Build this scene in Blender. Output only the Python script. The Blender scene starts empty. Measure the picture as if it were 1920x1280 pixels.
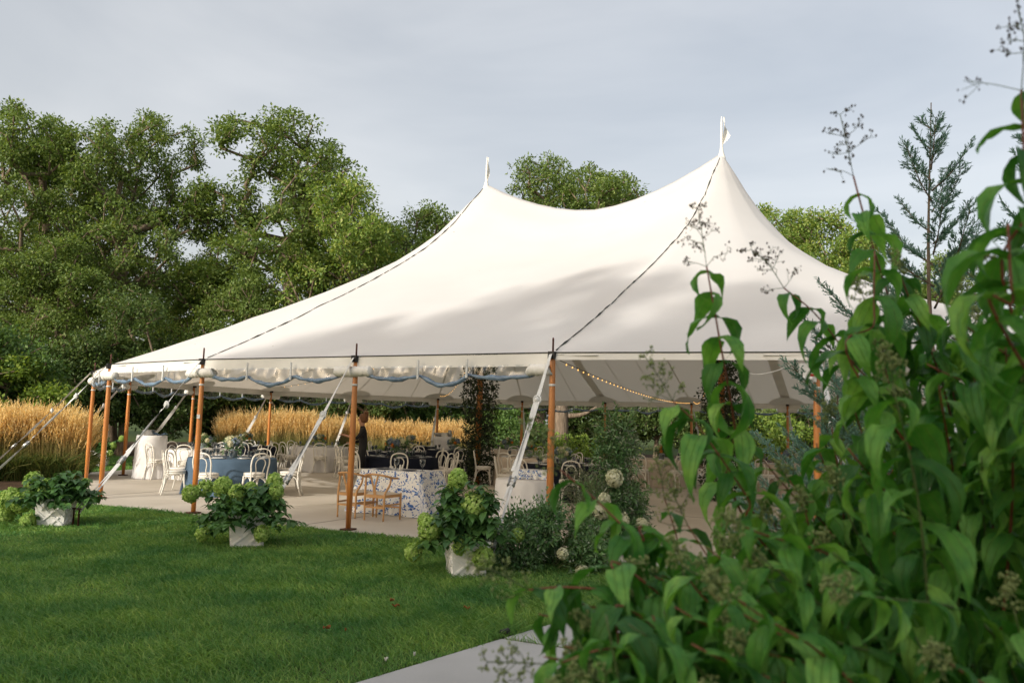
import bpy, bmesh, math, random
import numpy as np
from mathutils import Vector, Matrix
rng = np.random.default_rng(11); random.seed(11)
S = bpy.context.scene; COL = S.collection
PI = math.pi
# ---------------------------------------------------------------- camera, sky, sun, exposure
F_PX, CAM_H, PITCH, ROLL = 1507.3, 1.622, 0.10328, 0.02717
cd = bpy.data.cameras.new('camera'); cam = bpy.data.objects.new('camera', cd); COL.objects.link(cam)
cam.matrix_world = Matrix.Translation((0, 0, CAM_H)) @ Matrix.Rotation(PI/2 + PITCH, 4, 'X') @ Matrix.Rotation(ROLL, 4, 'Z')
cd.sensor_width = 36; cd.lens = F_PX/1920*36; cd.clip_end = 2000; cd.clip_start = .05
cd.dof.use_dof = True; cd.dof.focus_distance = 14; cd.dof.aperture_fstop = 4.5
S.camera = cam
SUN_AZ = np.array([-.66, -.7513]); SUN_EL = math.radians(22)          # where the sun stands, seen from above
w = bpy.data.worlds.new('World'); S.world = w; w.use_nodes = True
nt = w.node_tree; nt.nodes.clear(); N = nt.nodes.new; LK = nt.links.new
out = N('ShaderNodeOutputWorld'); sky = N('ShaderNodeTexSky'); sky.sky_type = 'NISHITA'; sky.sun_disc = False; sky.dust_density = 6.5
sky.sun_elevation = SUN_EL; sky.sun_rotation = math.atan2(SUN_AZ[0], SUN_AZ[1])
b1 = N('ShaderNodeBackground'); b1.inputs[1].default_value = .15; LK(sky.outputs[0], b1.inputs[0])
tc = N('ShaderNodeTexCoord'); mp = N('ShaderNodeMapping'); mp.inputs['Scale'].default_value = (1, 1, 3.2)
mp.inputs['Rotation'].default_value = (.25, .1, .3)
nz = N('ShaderNodeTexNoise'); nz.inputs['Scale'].default_value = 1.7; nz.inputs['Detail'].default_value = 5; nz.inputs['Roughness'].default_value = .5
nz.inputs['Distortion'].default_value = .5
LK(tc.outputs['Generated'], mp.inputs[0]); LK(mp.outputs[0], nz.inputs['Vector'])
rp = N('ShaderNodeValToRGB'); e = rp.color_ramp.elements
e[0].position = .36; e[0].color = (.55, .55, .535, 1); e[1].position = .64; e[1].color = (.75, .735, .70, 1)
LK(nz.outputs[0], rp.inputs[0])
b2 = N('ShaderNodeBackground'); b2.inputs[1].default_value = 1.0; LK(rp.outputs[0], b2.inputs[0])
mx = N('ShaderNodeMixShader'); mx.inputs[0].default_value = .55; LK(b1.outputs[0], mx.inputs[1]); LK(b2.outputs[0], mx.inputs[2])
LK(mx.outputs[0], out.inputs[0])
sl = bpy.data.lights.new('sun', 'SUN'); sun = bpy.data.objects.new('sun', sl); COL.objects.link(sun)
sl.energy = 2.7; sl.angle = math.radians(.6); sl.color = (1, .94, .84)
sd = Vector((SUN_AZ[0]*math.cos(SUN_EL), SUN_AZ[1]*math.cos(SUN_EL), math.sin(SUN_EL)))
sun.rotation_euler = sd.to_track_quat('Z', 'Y').to_euler(); sun.location = (-20, -20, 30)
vs = S.view_settings; vs.view_transform = 'Standard'; vs.look = 'None'; vs.exposure = .5; vs.gamma = 1
S.cycles.max_bounces = 6; S.cycles.transparent_max_bounces = 12; S.cycles.use_denoising = True
S.cycles.sample_clamp_indirect = 6

# ---------------------------------------------------------------- helpers
def at(u, v, z=None, Y=None):
    """a point of the place from where it shows in the 1920x1280 photograph: on height z, or at depth Y"""
    a, b = u-960, v-640; c, s = math.cos(ROLL), math.sin(ROLL)
    x, y = (a*c+b*s)/F_PX, (-a*s+b*c)/F_PX; c, s = math.cos(PITCH), math.sin(PITCH)
    D = np.array([x, c+y*s, s-y*c])
    t = (z-CAM_H)/D[2] if Y is None else Y/D[1]
    return np.array([0, 0, CAM_H])+t*D
MATS = {}
def newmat(name):
    m = bpy.data.materials.new(name); m.use_nodes = True; MATS[name] = m
    return m, m.node_tree, m.node_tree.nodes['Principled BSDF']
def pm(name, c1, c2=None, scale=6, rough=.6, bump=0, metal=0, stretch=(1, 1, 1), detail=5, bscale=None, spec=.5, coat=0):
    m, t, p = newmat(name)
    p.inputs['Roughness'].default_value = rough; p.inputs['Metallic'].default_value = metal
    p.inputs['Specular IOR Level'].default_value = spec; p.inputs['Coat Weight'].default_value = coat
    if c2 is None: c2 = tuple(.78*x for x in c1)
    co = t.nodes.new('ShaderNodeTexCoord'); ma = t.nodes.new('ShaderNodeMapping'); ma.inputs['Scale'].default_value = stretch
    t.links.new(co.outputs['Object'], ma.inputs[0])
    n = t.nodes.new('ShaderNodeTexNoise'); n.inputs['Scale'].default_value = scale; n.inputs['Detail'].default_value = detail
    t.links.new(ma.outputs[0], n.inputs['Vector'])
    r = t.nodes.new('ShaderNodeValToRGB'); r.color_ramp.elements[0].position = .3; r.color_ramp.elements[1].position = .7
    r.color_ramp.elements[0].color = (*c2, 1); r.color_ramp.elements[1].color = (*c1, 1)
    t.links.new(n.outputs[0], r.inputs[0]); t.links.new(r.outputs[0], p.inputs['Base Color'])
    if bump:
        n2 = t.nodes.new('ShaderNodeTexNoise'); n2.inputs['Scale'].default_value = bscale or scale*4; n2.inputs['Detail'].default_value = 4
        t.links.new(ma.outputs[0], n2.inputs['Vector'])
        b = t.nodes.new('ShaderNodeBump'); b.inputs['Strength'].default_value = bump; b.inputs['Distance'].default_value = .02
        t.links.new(n2.outputs[0], b.inputs['Height']); t.links.new(b.outputs[0], p.inputs['Normal'])
    return m
def leafmat(name, cols, trans=.35, rough=.45, spec=.4, veins=False, tint=(1.25, 1.2, .55), patch=False):
    """leaf: colour differs from leaf to leaf, light passes through"""
    m, t, p = newmat(name); g = t.nodes.new('ShaderNodeNewGeometry'); r = t.nodes.new('ShaderNodeValToRGB')
    while len(r.color_ramp.elements) < len(cols): r.color_ramp.elements.new(.5)
    for i, c in enumerate(cols):
        r.color_ramp.elements[i].position = i/(len(cols)-1); r.color_ramp.elements[i].color = (*c, 1)
    src = g.outputs['Random Per Island']
    if veins:
        oi = t.nodes.new('ShaderNodeObjectInfo'); ad = t.nodes.new('ShaderNodeMath'); ad.operation = 'ADD'
        fr = t.nodes.new('ShaderNodeMath'); fr.operation = 'FRACT'
        t.links.new(oi.outputs['Random'], ad.inputs[0]); t.links.new(src, ad.inputs[1]); t.links.new(ad.outputs[0], fr.inputs[0]); src = fr.outputs[0]
    t.links.new(src, r.inputs[0]); col = r.outputs[0]
    p.inputs['Roughness'].default_value = rough; p.inputs['Specular IOR Level'].default_value = spec
    if veins:
        uv = t.nodes.new('ShaderNodeUVMap'); sp = t.nodes.new('ShaderNodeSeparateXYZ'); t.links.new(uv.outputs[0], sp.inputs[0])
        sn = t.nodes.new('ShaderNodeMath'); sn.operation = 'MULTIPLY'; sn.inputs[1].default_value = 4*PI
        cs = t.nodes.new('ShaderNodeMath'); cs.operation = 'COSINE'; pw = t.nodes.new('ShaderNodeMath'); pw.operation = 'POWER'; pw.inputs[1].default_value = 30
        ab = t.nodes.new('ShaderNodeMath'); ab.operation = 'ABSOLUTE'
        t.links.new(sp.outputs[0], sn.inputs[0]); t.links.new(sn.outputs[0], cs.inputs[0]); t.links.new(cs.outputs[0], ab.inputs[0]); t.links.new(ab.outputs[0], pw.inputs[0])
        b = t.nodes.new('ShaderNodeBump'); b.inputs['Strength'].default_value = .55; b.inputs['Distance'].default_value = .004; b.invert = True
        t.links.new(pw.outputs[0], b.inputs['Height']); t.links.new(b.outputs[0], p.inputs['Normal'])
        mm = t.nodes.new('ShaderNodeMix'); mm.data_type = 'RGBA'; mm.inputs['B'].default_value = (.13, .2, .06, 1)
        sc = t.nodes.new('ShaderNodeMath'); sc.operation = 'MULTIPLY'; sc.inputs[1].default_value = .35
        t.links.new(pw.outputs[0], sc.inputs[0]); t.links.new(sc.outputs[0], mm.inputs['Factor']); t.links.new(col, mm.inputs['A']); col = mm.outputs['Result']
    if patch:                                                         # drier and lusher patches of turf
        co = t.nodes.new('ShaderNodeTexCoord'); n3 = t.nodes.new('ShaderNodeTexNoise'); n3.inputs['Scale'].default_value = patch; n3.inputs['Detail'].default_value = 6; n3.inputs['Roughness'].default_value = .65
        t.links.new(co.outputs['Object'], n3.inputs['Vector']); r3 = t.nodes.new('ShaderNodeValToRGB'); r3.color_ramp.elements[0].position = .36; r3.color_ramp.elements[0].color = (.5, .66, .6, 1)
        r3.color_ramp.elements[1].position = .66; r3.color_ramp.elements[1].color = (1.5, 1.2, .95, 1); t.links.new(n3.outputs[0], r3.inputs[0])
        mp_ = t.nodes.new('ShaderNodeMix'); mp_.data_type = 'RGBA'; mp_.blend_type = 'MULTIPLY'; mp_.inputs['Factor'].default_value = 1; t.links.new(col, mp_.inputs['A']); t.links.new(r3.outputs[0], mp_.inputs['B']); col = mp_.outputs['Result']
    t.links.new(col, p.inputs['Base Color'])
    mul = t.nodes.new('ShaderNodeMix'); mul.data_type = 'RGBA'; mul.blend_type = 'MULTIPLY'; mul.inputs['Factor'].default_value = 1
    mul.inputs['B'].default_value = (*tint, 1); t.links.new(col, mul.inputs['A'])
    tr = t.nodes.new('ShaderNodeBsdfTranslucent'); t.links.new(mul.outputs['Result'], tr.inputs[0])
    ms = t.nodes.new('ShaderNodeMixShader'); ms.inputs[0].default_value = trans
    t.links.new(p.outputs[0], ms.inputs[1]); t.links.new(tr.outputs[0], ms.inputs[2])
    t.links.new(ms.outputs[0], t.nodes['Material Output'].inputs[0])
    return m

def link(name, me, parent=None, mat=None):
    o = bpy.data.objects.new(name, me); COL.objects.link(o)
    if mat is not None: me.materials.append(mat)
    if parent is not None: o.parent = parent
    return o
def thing(name, label, cat, loc=(0, 0, 0), rz=0, group=None):
    o = bpy.data.objects.new(name, None); COL.objects.link(o); o.empty_display_size = .1
    o.location = loc; o.rotation_euler = (0, 0, rz); return tag(o, label, cat, group)
def tag(o, label=None, cat=None, group=None, kind=None):
    if label: o['label'] = label
    if cat: o['category'] = cat
    if group: o['group'] = group
    if kind: o['kind'] = kind
    return o
def copy_tree(o, parent=None):
    c = o.copy(); COL.objects.link(c)
    if parent is not None: c.parent = parent
    for ch in list(o.children): copy_tree(ch, c)
    return c
def arr_mesh(name, V, F, smooth=False, uv=None):
    """mesh from arrays: V (n,3), F (m,k)"""
    V = np.asarray(V, np.float32); F = np.asarray(F, np.int32); me = bpy.data.meshes.new(name)
    m, k = F.shape
    me.vertices.add(len(V)); me.vertices.foreach_set('co', V.ravel())
    me.loops.add(m*k); me.loops.foreach_set('vertex_index', F.ravel())
    me.polygons.add(m); me.polygons.foreach_set('loop_start', np.arange(0, m*k, k, dtype=np.int32))
    if uv is not None:
        l = me.uv_layers.new(name='UVMap'); l.data.foreach_set('uv', np.asarray(uv, np.float32)[F.ravel()].ravel())
    if smooth: me.polygons.foreach_set('use_smooth', np.ones(m, bool))
    me.update(calc_edges=True); return me
class MB:
    """collects shapes; build() links them as ONE mesh object"""
    def __init__(s): s.v = []; s.f = []
    def add(s, V, F):
        n = len(s.v); s.v += [tuple(map(float, x)) for x in V]; s.f += [tuple(i+n for i in f) for f in F]; return s
    def box(s, c, d, M=None):
        x, y, z = (q/2 for q in d); P = [Vector((a*x, b*y, e*z)) for a in (-1, 1) for b in (-1, 1) for e in (-1, 1)]
        if M is not None: P = [M @ q for q in P]
        return s.add([(q[0]+c[0], q[1]+c[1], q[2]+c[2]) for q in P], [(0, 1, 3, 2), (4, 6, 7, 5), (0, 4, 5, 1), (2, 3, 7, 6), (0, 2, 6, 4), (1, 5, 7, 3)])
    def bar(s, a, b, w, h, up=(0, 0, 1)):
        a, b = Vector(a), Vector(b); d = b-a; L = d.length; x = d/L; y = Vector(up).cross(x)
        if y.length < 1e-4: y = Vector((1, 0, 0)).cross(x)
        y.normalize(); z = x.cross(y); M = Matrix((x, y, z)).transposed()
        return s.box((a+b)/2, (L, w, h), M)
    def tube(s, path, r, seg=8, cap=True, closed=False):
        P = [Vector(q) for q in path]; n = len(P); R = r if hasattr(r, '__len__') else [r]*n
        V = []; F = []; prev = None
        for i, q in enumerate(P):
            t = (P[(i+1) % n]-P[i-1]) if closed else (P[min(i+1, n-1)]-P[max(i-1, 0)])
            t.normalize()
            if prev is None:
                u = t.cross(Vector((0, 0, 1)));  u = u if u.length > .05 else t.cross(Vector((1, 0, 0)))
            else: u = prev-t*prev.dot(t)
            u.normalize(); prev = u; v = t.cross(u)
            for k in range(seg):
                a = 2*PI*k/seg; V.append(q+(u*math.cos(a)+v*math.sin(a))*R[i])
        for i in range(n if closed else n-1):
            j = (i+1) % n
            for k in range(seg):
                k2 = (k+1) % seg; F.append((i*seg+k, i*seg+k2, j*seg+k2, j*seg+k))
        if cap and not closed: F += [tuple(range(seg))[::-1], tuple((n-1)*seg+k for k in range(seg))]
        return s.add(V, F)
    def lathe(s, prof, seg=12, c=(0, 0, 0)):
        V = []; F = []; n = len(prof)
        for r, z in prof:
            for k in range(seg): a = 2*PI*k/seg; V.append((c[0]+r*math.cos(a), c[1]+r*math.sin(a), c[2]+z))
        for i in range(n-1):
            for k in range(seg): k2 = (k+1) % seg; F.append((i*seg+k, i*seg+k2, (i+1)*seg+k2, (i+1)*seg+k))
        F += [tuple(range(seg))[::-1], tuple((n-1)*seg+k for k in range(seg))]
        return s.add(V, F)
    def grid(s, P, closed=False):
        """P[i][j] points"""
        n, m = len(P), len(P[0]); V = [q for row in P for q in row]; F = []
        for i in range(n-1):
            for j in range(m if closed else m-1): j2 = (j+1) % m; F.append((i*m+j, i*m+j2, (i+1)*m+j2, (i+1)*m+j))
        return s.add(V, F)
    def mesh(s, name, smooth=True):
        me = bpy.data.meshes.new(name); me.from_pydata(s.v, [], s.f)
        if smooth: me.polygons.foreach_set('use_smooth', np.ones(len(s.f), bool))
        me.update(); return me
    def build(s, name, mat, parent=None, smooth=True, auto=None):
        me = s.mesh(name, smooth)
        if auto: me.set_sharp_from_angle(angle=math.radians(auto))
        return link(name, me, parent, mat)
def unit(a): return a/np.maximum(np.linalg.norm(a, axis=-1, keepdims=True), 1e-9)
def frusta(P0, P1, R0, R1, seg=5):
    P0, P1 = np.asarray(P0, float), np.asarray(P1, float); n = len(P0)
    R0 = np.broadcast_to(R0, n); R1 = np.broadcast_to(R1, n)
    t = unit(P1-P0); ref = np.where(np.abs(t[:, 2:3]) > .9, [[1., 0, 0]], [[0, 0, 1.]]); u = unit(np.cross(t, ref)); v = np.cross(t, u)
    a = np.arange(seg)*2*PI/seg; ring = u[:, None]*np.cos(a)[None, :, None]+v[:, None]*np.sin(a)[None, :, None]
    V = np.concatenate([P0[:, None]+ring*R0[:, None, None], P1[:, None]+ring*R1[:, None, None]], 1).reshape(-1, 3)
    k = np.arange(seg); k2 = (k+1) % seg; q = np.stack([k, k2, seg+k2, seg+k], 1)
    return V, (q[None]+(np.arange(n)*2*seg)[:, None, None]).reshape(-1, 4)
def cards(P, D, Nn, L, Wd, kind='d', fold=.12, droop=0.):
    """leaves: base P, direction D, face normal Nn"""
    n = len(P); D = unit(D); Sd = unit(np.cross(D, Nn)); Nn = np.cross(Sd, D); L = np.broadcast_to(L, n)[:, None]; Wd = np.broadcast_to(Wd, n)[:, None]
    dz = np.array([0, 0, -1.])*droop*L
    if kind == 'd':
        V = np.stack([P, P+.45*L*D-.5*Wd*Sd+fold*Wd*Nn, P+L*D+dz, P+.45*L*D+.5*Wd*Sd+fold*Wd*Nn], 1).reshape(-1, 3)
        return V, np.arange(4*n).reshape(-1, 4)
    m = P+.5*L*D; l = P+.42*L*D-.5*Wd*Sd+fold*Wd*Nn; r = P+.42*L*D+.5*Wd*Sd+fold*Wd*Nn; tp = P+L*D+dz
    V = np.stack([P, r, tp, l, m], 1).reshape(-1, 3); f = np.array([[0, 1, 4], [1, 2, 4], [2, 3, 4], [3, 0, 4]])
    return V, (f[None]+(np.arange(n)*5)[:, None, None]).reshape(-1, 3)
def rnd_dirs(n, up=0.): d = rng.normal(size=(n, 3)); d[:, 2] += up; return unit(d)

# ---------------------------------------------------------------- materials
M = MATS
pm('lawn_soil', (.08, .12, .035), (.055, .075, .025), 3, .95, spec=.1)
leafmat('grass_blade', [(0.075, 0.2, 0.055), (0.115, 0.28, 0.075), (0.165, 0.34, 0.095), (0.26, 0.4, 0.14)], .3, .5, .25, patch=1.1)
pm('concrete', (.57, .525, .46), (.43, .39, .33), .45, .85, .15, bscale=60, spec=.25)
pm('path_concrete', (.46, .45, .435), (.38, .37, .355), 1.1, .85, .2, bscale=70, spec=.25)
pm('mulch', (.10, .065, .04), (.045, .03, .02), 9, .95, .8, bscale=30, spec=.1)
pm('wood_pole', (.60, .235, .05), (.42, .14, .028), 3, .38, .08, stretch=(6, 6, .6), coat=.3)
pm('rust_iron', (.11, .04, .025), (.05, .02, .015), 20, .6, metal=.4)
pm('steel', (.5, .5, .48), (.35, .34, .32), 12, .35, metal=.9)
pm('dark_iron', (.03, .028, .026), (.015, .015, .015), 12, .5, metal=.5)
pm('canvas_white', (.78, .755, .70), (.70, .68, .63), 2.5, .75, .12, bscale=9)
pm('webbing', (.72, .72, .70), (.58, .58, .57), 9, .7, .2, bscale=120)
pm('eave_rope', (.06, .065, .05), (.03, .033, .028), 30, .8)
pm('blue_vinyl', (.19, .27, .36), (.09, .14, .21), 7, .2, .8, bscale=11)
pm('chair_paint', (.80, .775, .71), (.70, .67, .60), 8, .4, spec=.45)
pm('cushion', (.80, .77, .72), (.70, .67, .62), 6, .85, .1, bscale=60)
pm('oak', (.56, .31, .125), (.43, .22, .08), 4, .5, .05, stretch=(1, 1, .25))
pm('wish_seat', (.62, .54, .44), (.54, .47, .38), 40, .85, .2)
pm('planter_paint', (.82, .815, .79), (.77, .765, .74), 3, .5)
pm('bark', (.27, .21, .155), (.10, .075, .052), 5, .9, .9, stretch=(3, 3, .5), bscale=12, spec=.1)
pm('stem_red', (.22, .065, .03), (.13, .035, .02), 30, .5)
pm('stem_green', (.10, .14, .04), (.06, .09, .03), 20, .6)
pm('joint_dark', (.22, .20, .175), (.17, .155, .135), 4, .95)  # joint strips in a darker concrete tone
pm('soil', (.05, .035, .025), None, 20, .95)
pm('plate_white', (.75, .74, .72), None, 5, .25)
pm('plate_navy', (.02, .035, .07), None, 5, .3)
pm('napkin', (.62, .64, .66), (.5, .53, .56), 12, .8)
pm('skin', (.50, .27, .18), (.45, .23, .15), 10, .5)
pm('black_cloth', (.012, .012, .014), (.007, .007, .008), 15, .85)
pm('hair', (.22, .085, .025), (.10, .04, .015), 60, .5, .3)
pm('paper_white', (.75, .73, .68), None, 8, .8)
pm('red_plastic', (.45, .02, .02), None, 5, .4)
pm('box_plastic', (.74, .73, .70), None, 5, .45)
pm('vase_glass', (.24, .28, .30), None, 5, .12)
for nme, c in (('cloth_slate', (.085, .135, .20)), ('cloth_white', (.76, .75, .755)), ('cloth_navy', (.010, .013, .026)), ('cloth_shaded_white', (.56, .48, .40))):  # the beige is white cloth with the tent's shade put into its colour
    pm(nme, c, tuple(.86*x for x in c), 3, .9, .15, bscale=160, spec=.15)
leafmat('hydrangea_leaf', [(0.043, 0.111, 0.034), (0.073, 0.17, 0.049), (0.111, 0.232, 0.062)], .25, .4, .45)
leafmat('hydrangea_bloom', [(0.286, 0.458, 0.1), (0.429, 0.601, 0.157), (0.601, 0.744, 0.272)], .35, .7, .2, tint=(1.1, 1.1, .7))
leafmat('white_bloom', [(.55, .58, .36), (.70, .70, .50), (.78, .76, .62)], .3, .7, .2, tint=(1, 1, .85))
leafmat('blue_bloom', [(.16, .22, .30), (.26, .33, .42), (.42, .48, .54)], .3, .7, .2, tint=(1, 1, 1))
leafmat('cream_bloom', [(.74, .68, .42), (.80, .76, .56), (.82, .80, .70)], .3, .7, .2, tint=(1, 1, .8))
leafmat('orange_bloom', [(.62, .16, .03), (.75, .27, .05), (.80, .38, .10)], .3, .7, .2, tint=(1, .8, .5))
leafmat('arr_leaf', [(0.052, 0.13, 0.039), (0.104, 0.221, 0.078), (0.234, 0.364, 0.182)], .25, .4, .45)
leafmat('olive_leaf', [(.07, .10, .06), (.15, .19, .13), (.36, .39, .31)], .2, .5, .4)
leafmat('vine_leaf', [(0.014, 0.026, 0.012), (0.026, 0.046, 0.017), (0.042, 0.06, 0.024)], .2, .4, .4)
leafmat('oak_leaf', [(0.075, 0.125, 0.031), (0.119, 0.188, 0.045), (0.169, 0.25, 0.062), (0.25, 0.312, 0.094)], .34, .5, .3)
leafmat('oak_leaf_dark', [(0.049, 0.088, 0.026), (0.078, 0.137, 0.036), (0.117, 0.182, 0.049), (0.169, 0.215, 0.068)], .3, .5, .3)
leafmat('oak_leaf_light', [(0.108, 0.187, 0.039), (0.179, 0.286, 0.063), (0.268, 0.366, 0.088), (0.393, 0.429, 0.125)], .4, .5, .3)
leafmat('shrub_leaf', [(0.05, 0.109, 0.03), (0.101, 0.185, 0.047), (0.168, 0.269, 0.067)], .35, .45, .35)
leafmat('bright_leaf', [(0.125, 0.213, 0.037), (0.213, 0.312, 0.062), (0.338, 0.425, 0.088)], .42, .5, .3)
leafmat('juniper', [(0.092, 0.196, 0.144), (0.149, 0.276, 0.213), (0.23, 0.368, 0.299)], .2, .6, .25, tint=(1, 1.1, .8))
leafmat('big_leaf', [(0.037, 0.14, 0.034), (0.073, 0.244, 0.051), (0.122, 0.342, 0.073), (0.207, 0.451, 0.116)], .36, .42, .28, veins=True, tint=(1.15, 1.25, .45), patch=14)
leafmat('bud', [(0.2, 0.26, 0.09), (0.34, 0.4, 0.17)], .3, .6, .2)
leafmat('dry_bud', [(.05, .035, .02), (.09, .06, .035)], .1, .7, .2)
leafmat('reed_stem', [(0.3, 0.3, 0.09), (0.5, 0.42, 0.16), (0.64, 0.5, 0.22)], .3, .6, .2, tint=(1.1, 1, .6))
leafmat('reed_plume', [(0.68, 0.47, 0.18), (0.79, 0.59, 0.27), (0.84, 0.68, 0.37)], .4, .8, .1, tint=(1.1, 1, .7))
leafmat('reed_blade', [(.06, .11, .03), (.12, .17, .05), (.24, .23, .08)], .3, .6, .2)
leafmat('fallen', [(.20, .06, .02), (.30, .12, .04)], .2, .7, .2, tint=(1, 1, 1))
# sailcloth: thin, some light comes through; faint stains
m, t, p = newmat('sailcloth'); p.inputs['Roughness'].default_value = .8; p.inputs['Specular IOR Level'].default_value = .2
co = t.nodes.new('ShaderNodeTexCoord'); n1 = t.nodes.new('ShaderNodeTexNoise'); n1.inputs['Scale'].default_value = .5; n1.inputs['Detail'].default_value = 7
t.links.new(co.outputs['Object'], n1.inputs['Vector']); r = t.nodes.new('ShaderNodeValToRGB')
r.color_ramp.elements[0].position = .3; r.color_ramp.elements[0].color = (.775, .76, .745, 1); r.color_ramp.elements[1].position = .65; r.color_ramp.elements[1].color = (.82, .81, .80, 1)
t.links.new(n1.outputs[0], r.inputs[0])
vo = t.nodes.new('ShaderNodeTexVoronoi'); vo.inputs['Scale'].default_value = 1.1; t.links.new(co.outputs['Object'], vo.inputs['Vector'])
lt = t.nodes.new('ShaderNodeMath'); lt.operation = 'LESS_THAN'; lt.inputs[1].default_value = .022; t.links.new(vo.outputs['Distance'], lt.inputs[0])
mm = t.nodes.new('ShaderNodeMix'); mm.data_type = 'RGBA'; mm.inputs['B'].default_value = (.35, .30, .25, 1)
t.links.new(lt.outputs[0], mm.inputs['Factor']); t.links.new(r.outputs[0], mm.inputs['A']); t.links.new(mm.outputs['Result'], p.inputs['Base Color'])
n2 = t.nodes.new('ShaderNodeTexNoise'); n2.inputs['Scale'].default_value = 1.3; n2.inputs['Detail'].default_value = 3; t.links.new(co.outputs['Object'], n2.inputs['Vector'])
bp = t.nodes.new('ShaderNodeBump'); bp.inputs['Strength'].default_value = .12; bp.inputs['Distance'].default_value = .1
t.links.new(n2.outputs[0], bp.inputs['Height']); t.links.new(bp.outputs[0], p.inputs['Normal'])
tr = t.nodes.new('ShaderNodeBsdfTranslucent'); tr.inputs[0].default_value = (.80, .70, .57, 1); ms = t.nodes.new('ShaderNodeMixShader'); ms.inputs[0].default_value = .30
t.links.new(p.outputs[0], ms.inputs[1]); t.links.new(tr.outputs[0], ms.inputs[2]); t.links.new(ms.outputs[0], t.nodes['Material Output'].inputs[0])
# clear vinyl
m, t, p = newmat('clear_vinyl'); co = t.nodes.new('ShaderNodeTexCoord')
n2 = t.nodes.new('ShaderNodeTexNoise'); n2.inputs['Scale'].default_value = 2.6; t.links.new(co.outputs['Object'], n2.inputs['Vector'])
bp = t.nodes.new('ShaderNodeBump'); bp.inputs['Strength'].default_value = .6; bp.inputs['Distance'].default_value = .08; t.links.new(n2.outputs[0], bp.inputs['Height'])
gl = t.nodes.new('ShaderNodeBsdfGlossy'); gl.inputs['Roughness'].default_value = .16; t.links.new(bp.outputs[0], gl.inputs['Normal'])
tp = t.nodes.new('ShaderNodeBsdfTransparent'); tp.inputs[0].default_value = (.90, .92, .94, 1)
ms = t.nodes.new('ShaderNodeMixShader'); ms.inputs[0].default_value = .13
t.links.new(tp.outputs[0], ms.inputs[1]); t.links.new(gl.outputs[0], ms.inputs[2]); t.links.new(ms.outputs[0], t.nodes['Material Output'].inputs[0])
# smoky blue goblet glass
m, t, p = newmat('goblet_glass'); gl = t.nodes.new('ShaderNodeBsdfGlossy'); gl.inputs['Roughness'].default_value = .06
tp = t.nodes.new('ShaderNodeBsdfTransparent'); tp.inputs[0].default_value = (.50, .56, .60, 1); ms = t.nodes.new('ShaderNodeMixShader')
fr = t.nodes.new('ShaderNodeLayerWeight'); fr.inputs[0].default_value = .35; t.links.new(fr.outputs['Facing'], ms.inputs[0])
t.links.new(tp.outputs[0], ms.inputs[1]); t.links.new(gl.outputs[0], ms.inputs[2]); t.links.new(ms.outputs[0], t.nodes['Material Output'].inputs[0])
# blue-and-white printed cloth
m, t, p = newmat('floral_print'); p.inputs['Roughness'].default_value = .85; p.inputs['Specular IOR Level'].default_value = .15
co = t.nodes.new('ShaderNodeTexCoord'); uvn = co.outputs['UV']
nd = t.nodes.new('ShaderNodeTexNoise'); nd.inputs['Scale'].default_value = 9; t.links.new(uvn, nd.inputs['Vector'])
va = t.nodes.new('ShaderNodeVectorMath'); va.operation = 'SCALE'; va.inputs['Scale'].default_value = .10; t.links.new(nd.outputs['Color'], va.inputs[0])
vb = t.nodes.new('ShaderNodeVectorMath'); vb.operation = 'ADD'; t.links.new(uvn, vb.inputs[0]); t.links.new(va.outputs[0], vb.inputs[1])
vo = t.nodes.new('ShaderNodeTexVoronoi'); vo.inputs['Scale'].default_value = 31; vo.inputs['Randomness'].default_value = 1; t.links.new(vb.outputs[0], vo.inputs['Vector'])
nb = t.nodes.new('ShaderNodeTexNoise'); nb.inputs['Scale'].default_value = 8.5; nb.inputs['Detail'].default_value = 1; t.links.new(uvn, nb.inputs['Vector'])
sb = t.nodes.new('ShaderNodeMath'); sb.operation = 'MULTIPLY_ADD'; sb.inputs[1].default_value = -1.25; sb.inputs[2].default_value = 1.02
t.links.new(nb.outputs[0], sb.inputs[0])
lt = t.nodes.new('ShaderNodeMath'); lt.operation = 'LESS_THAN'; t.links.new(vo.outputs['Distance'], lt.inputs[0]); t.links.new(sb.outputs[0], lt.inputs[1])
cr = t.nodes.new('ShaderNodeValToRGB'); cr.color_ramp.elements[0].color = (.02, .05, .22, 1); cr.color_ramp.elements[1].color = (.30, .45, .70, 1)
e2 = cr.color_ramp.elements.new(.55); e2.color = (.05, .14, .42, 1); sp = t.nodes.new('ShaderNodeSeparateXYZ'); t.links.new(vo.outputs['Color'], sp.inputs[0]); t.links.new(sp.outputs[0], cr.inputs[0])
mm = t.nodes.new('ShaderNodeMix'); mm.data_type = 'RGBA'; mm.inputs['A'].default_value = (.76, .755, .74, 1)
t.links.new(lt.outputs[0], mm.inputs['Factor']); t.links.new(cr.outputs[0], mm.inputs['B']); t.links.new(mm.outputs['Result'], p.inputs['Base Color'])
m, t, p = newmat('bulb_glow'); p.inputs['Emission Color'].default_value = (1, .48, .10, 1); p.inputs['Emission Strength'].default_value = 1.5

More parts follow.
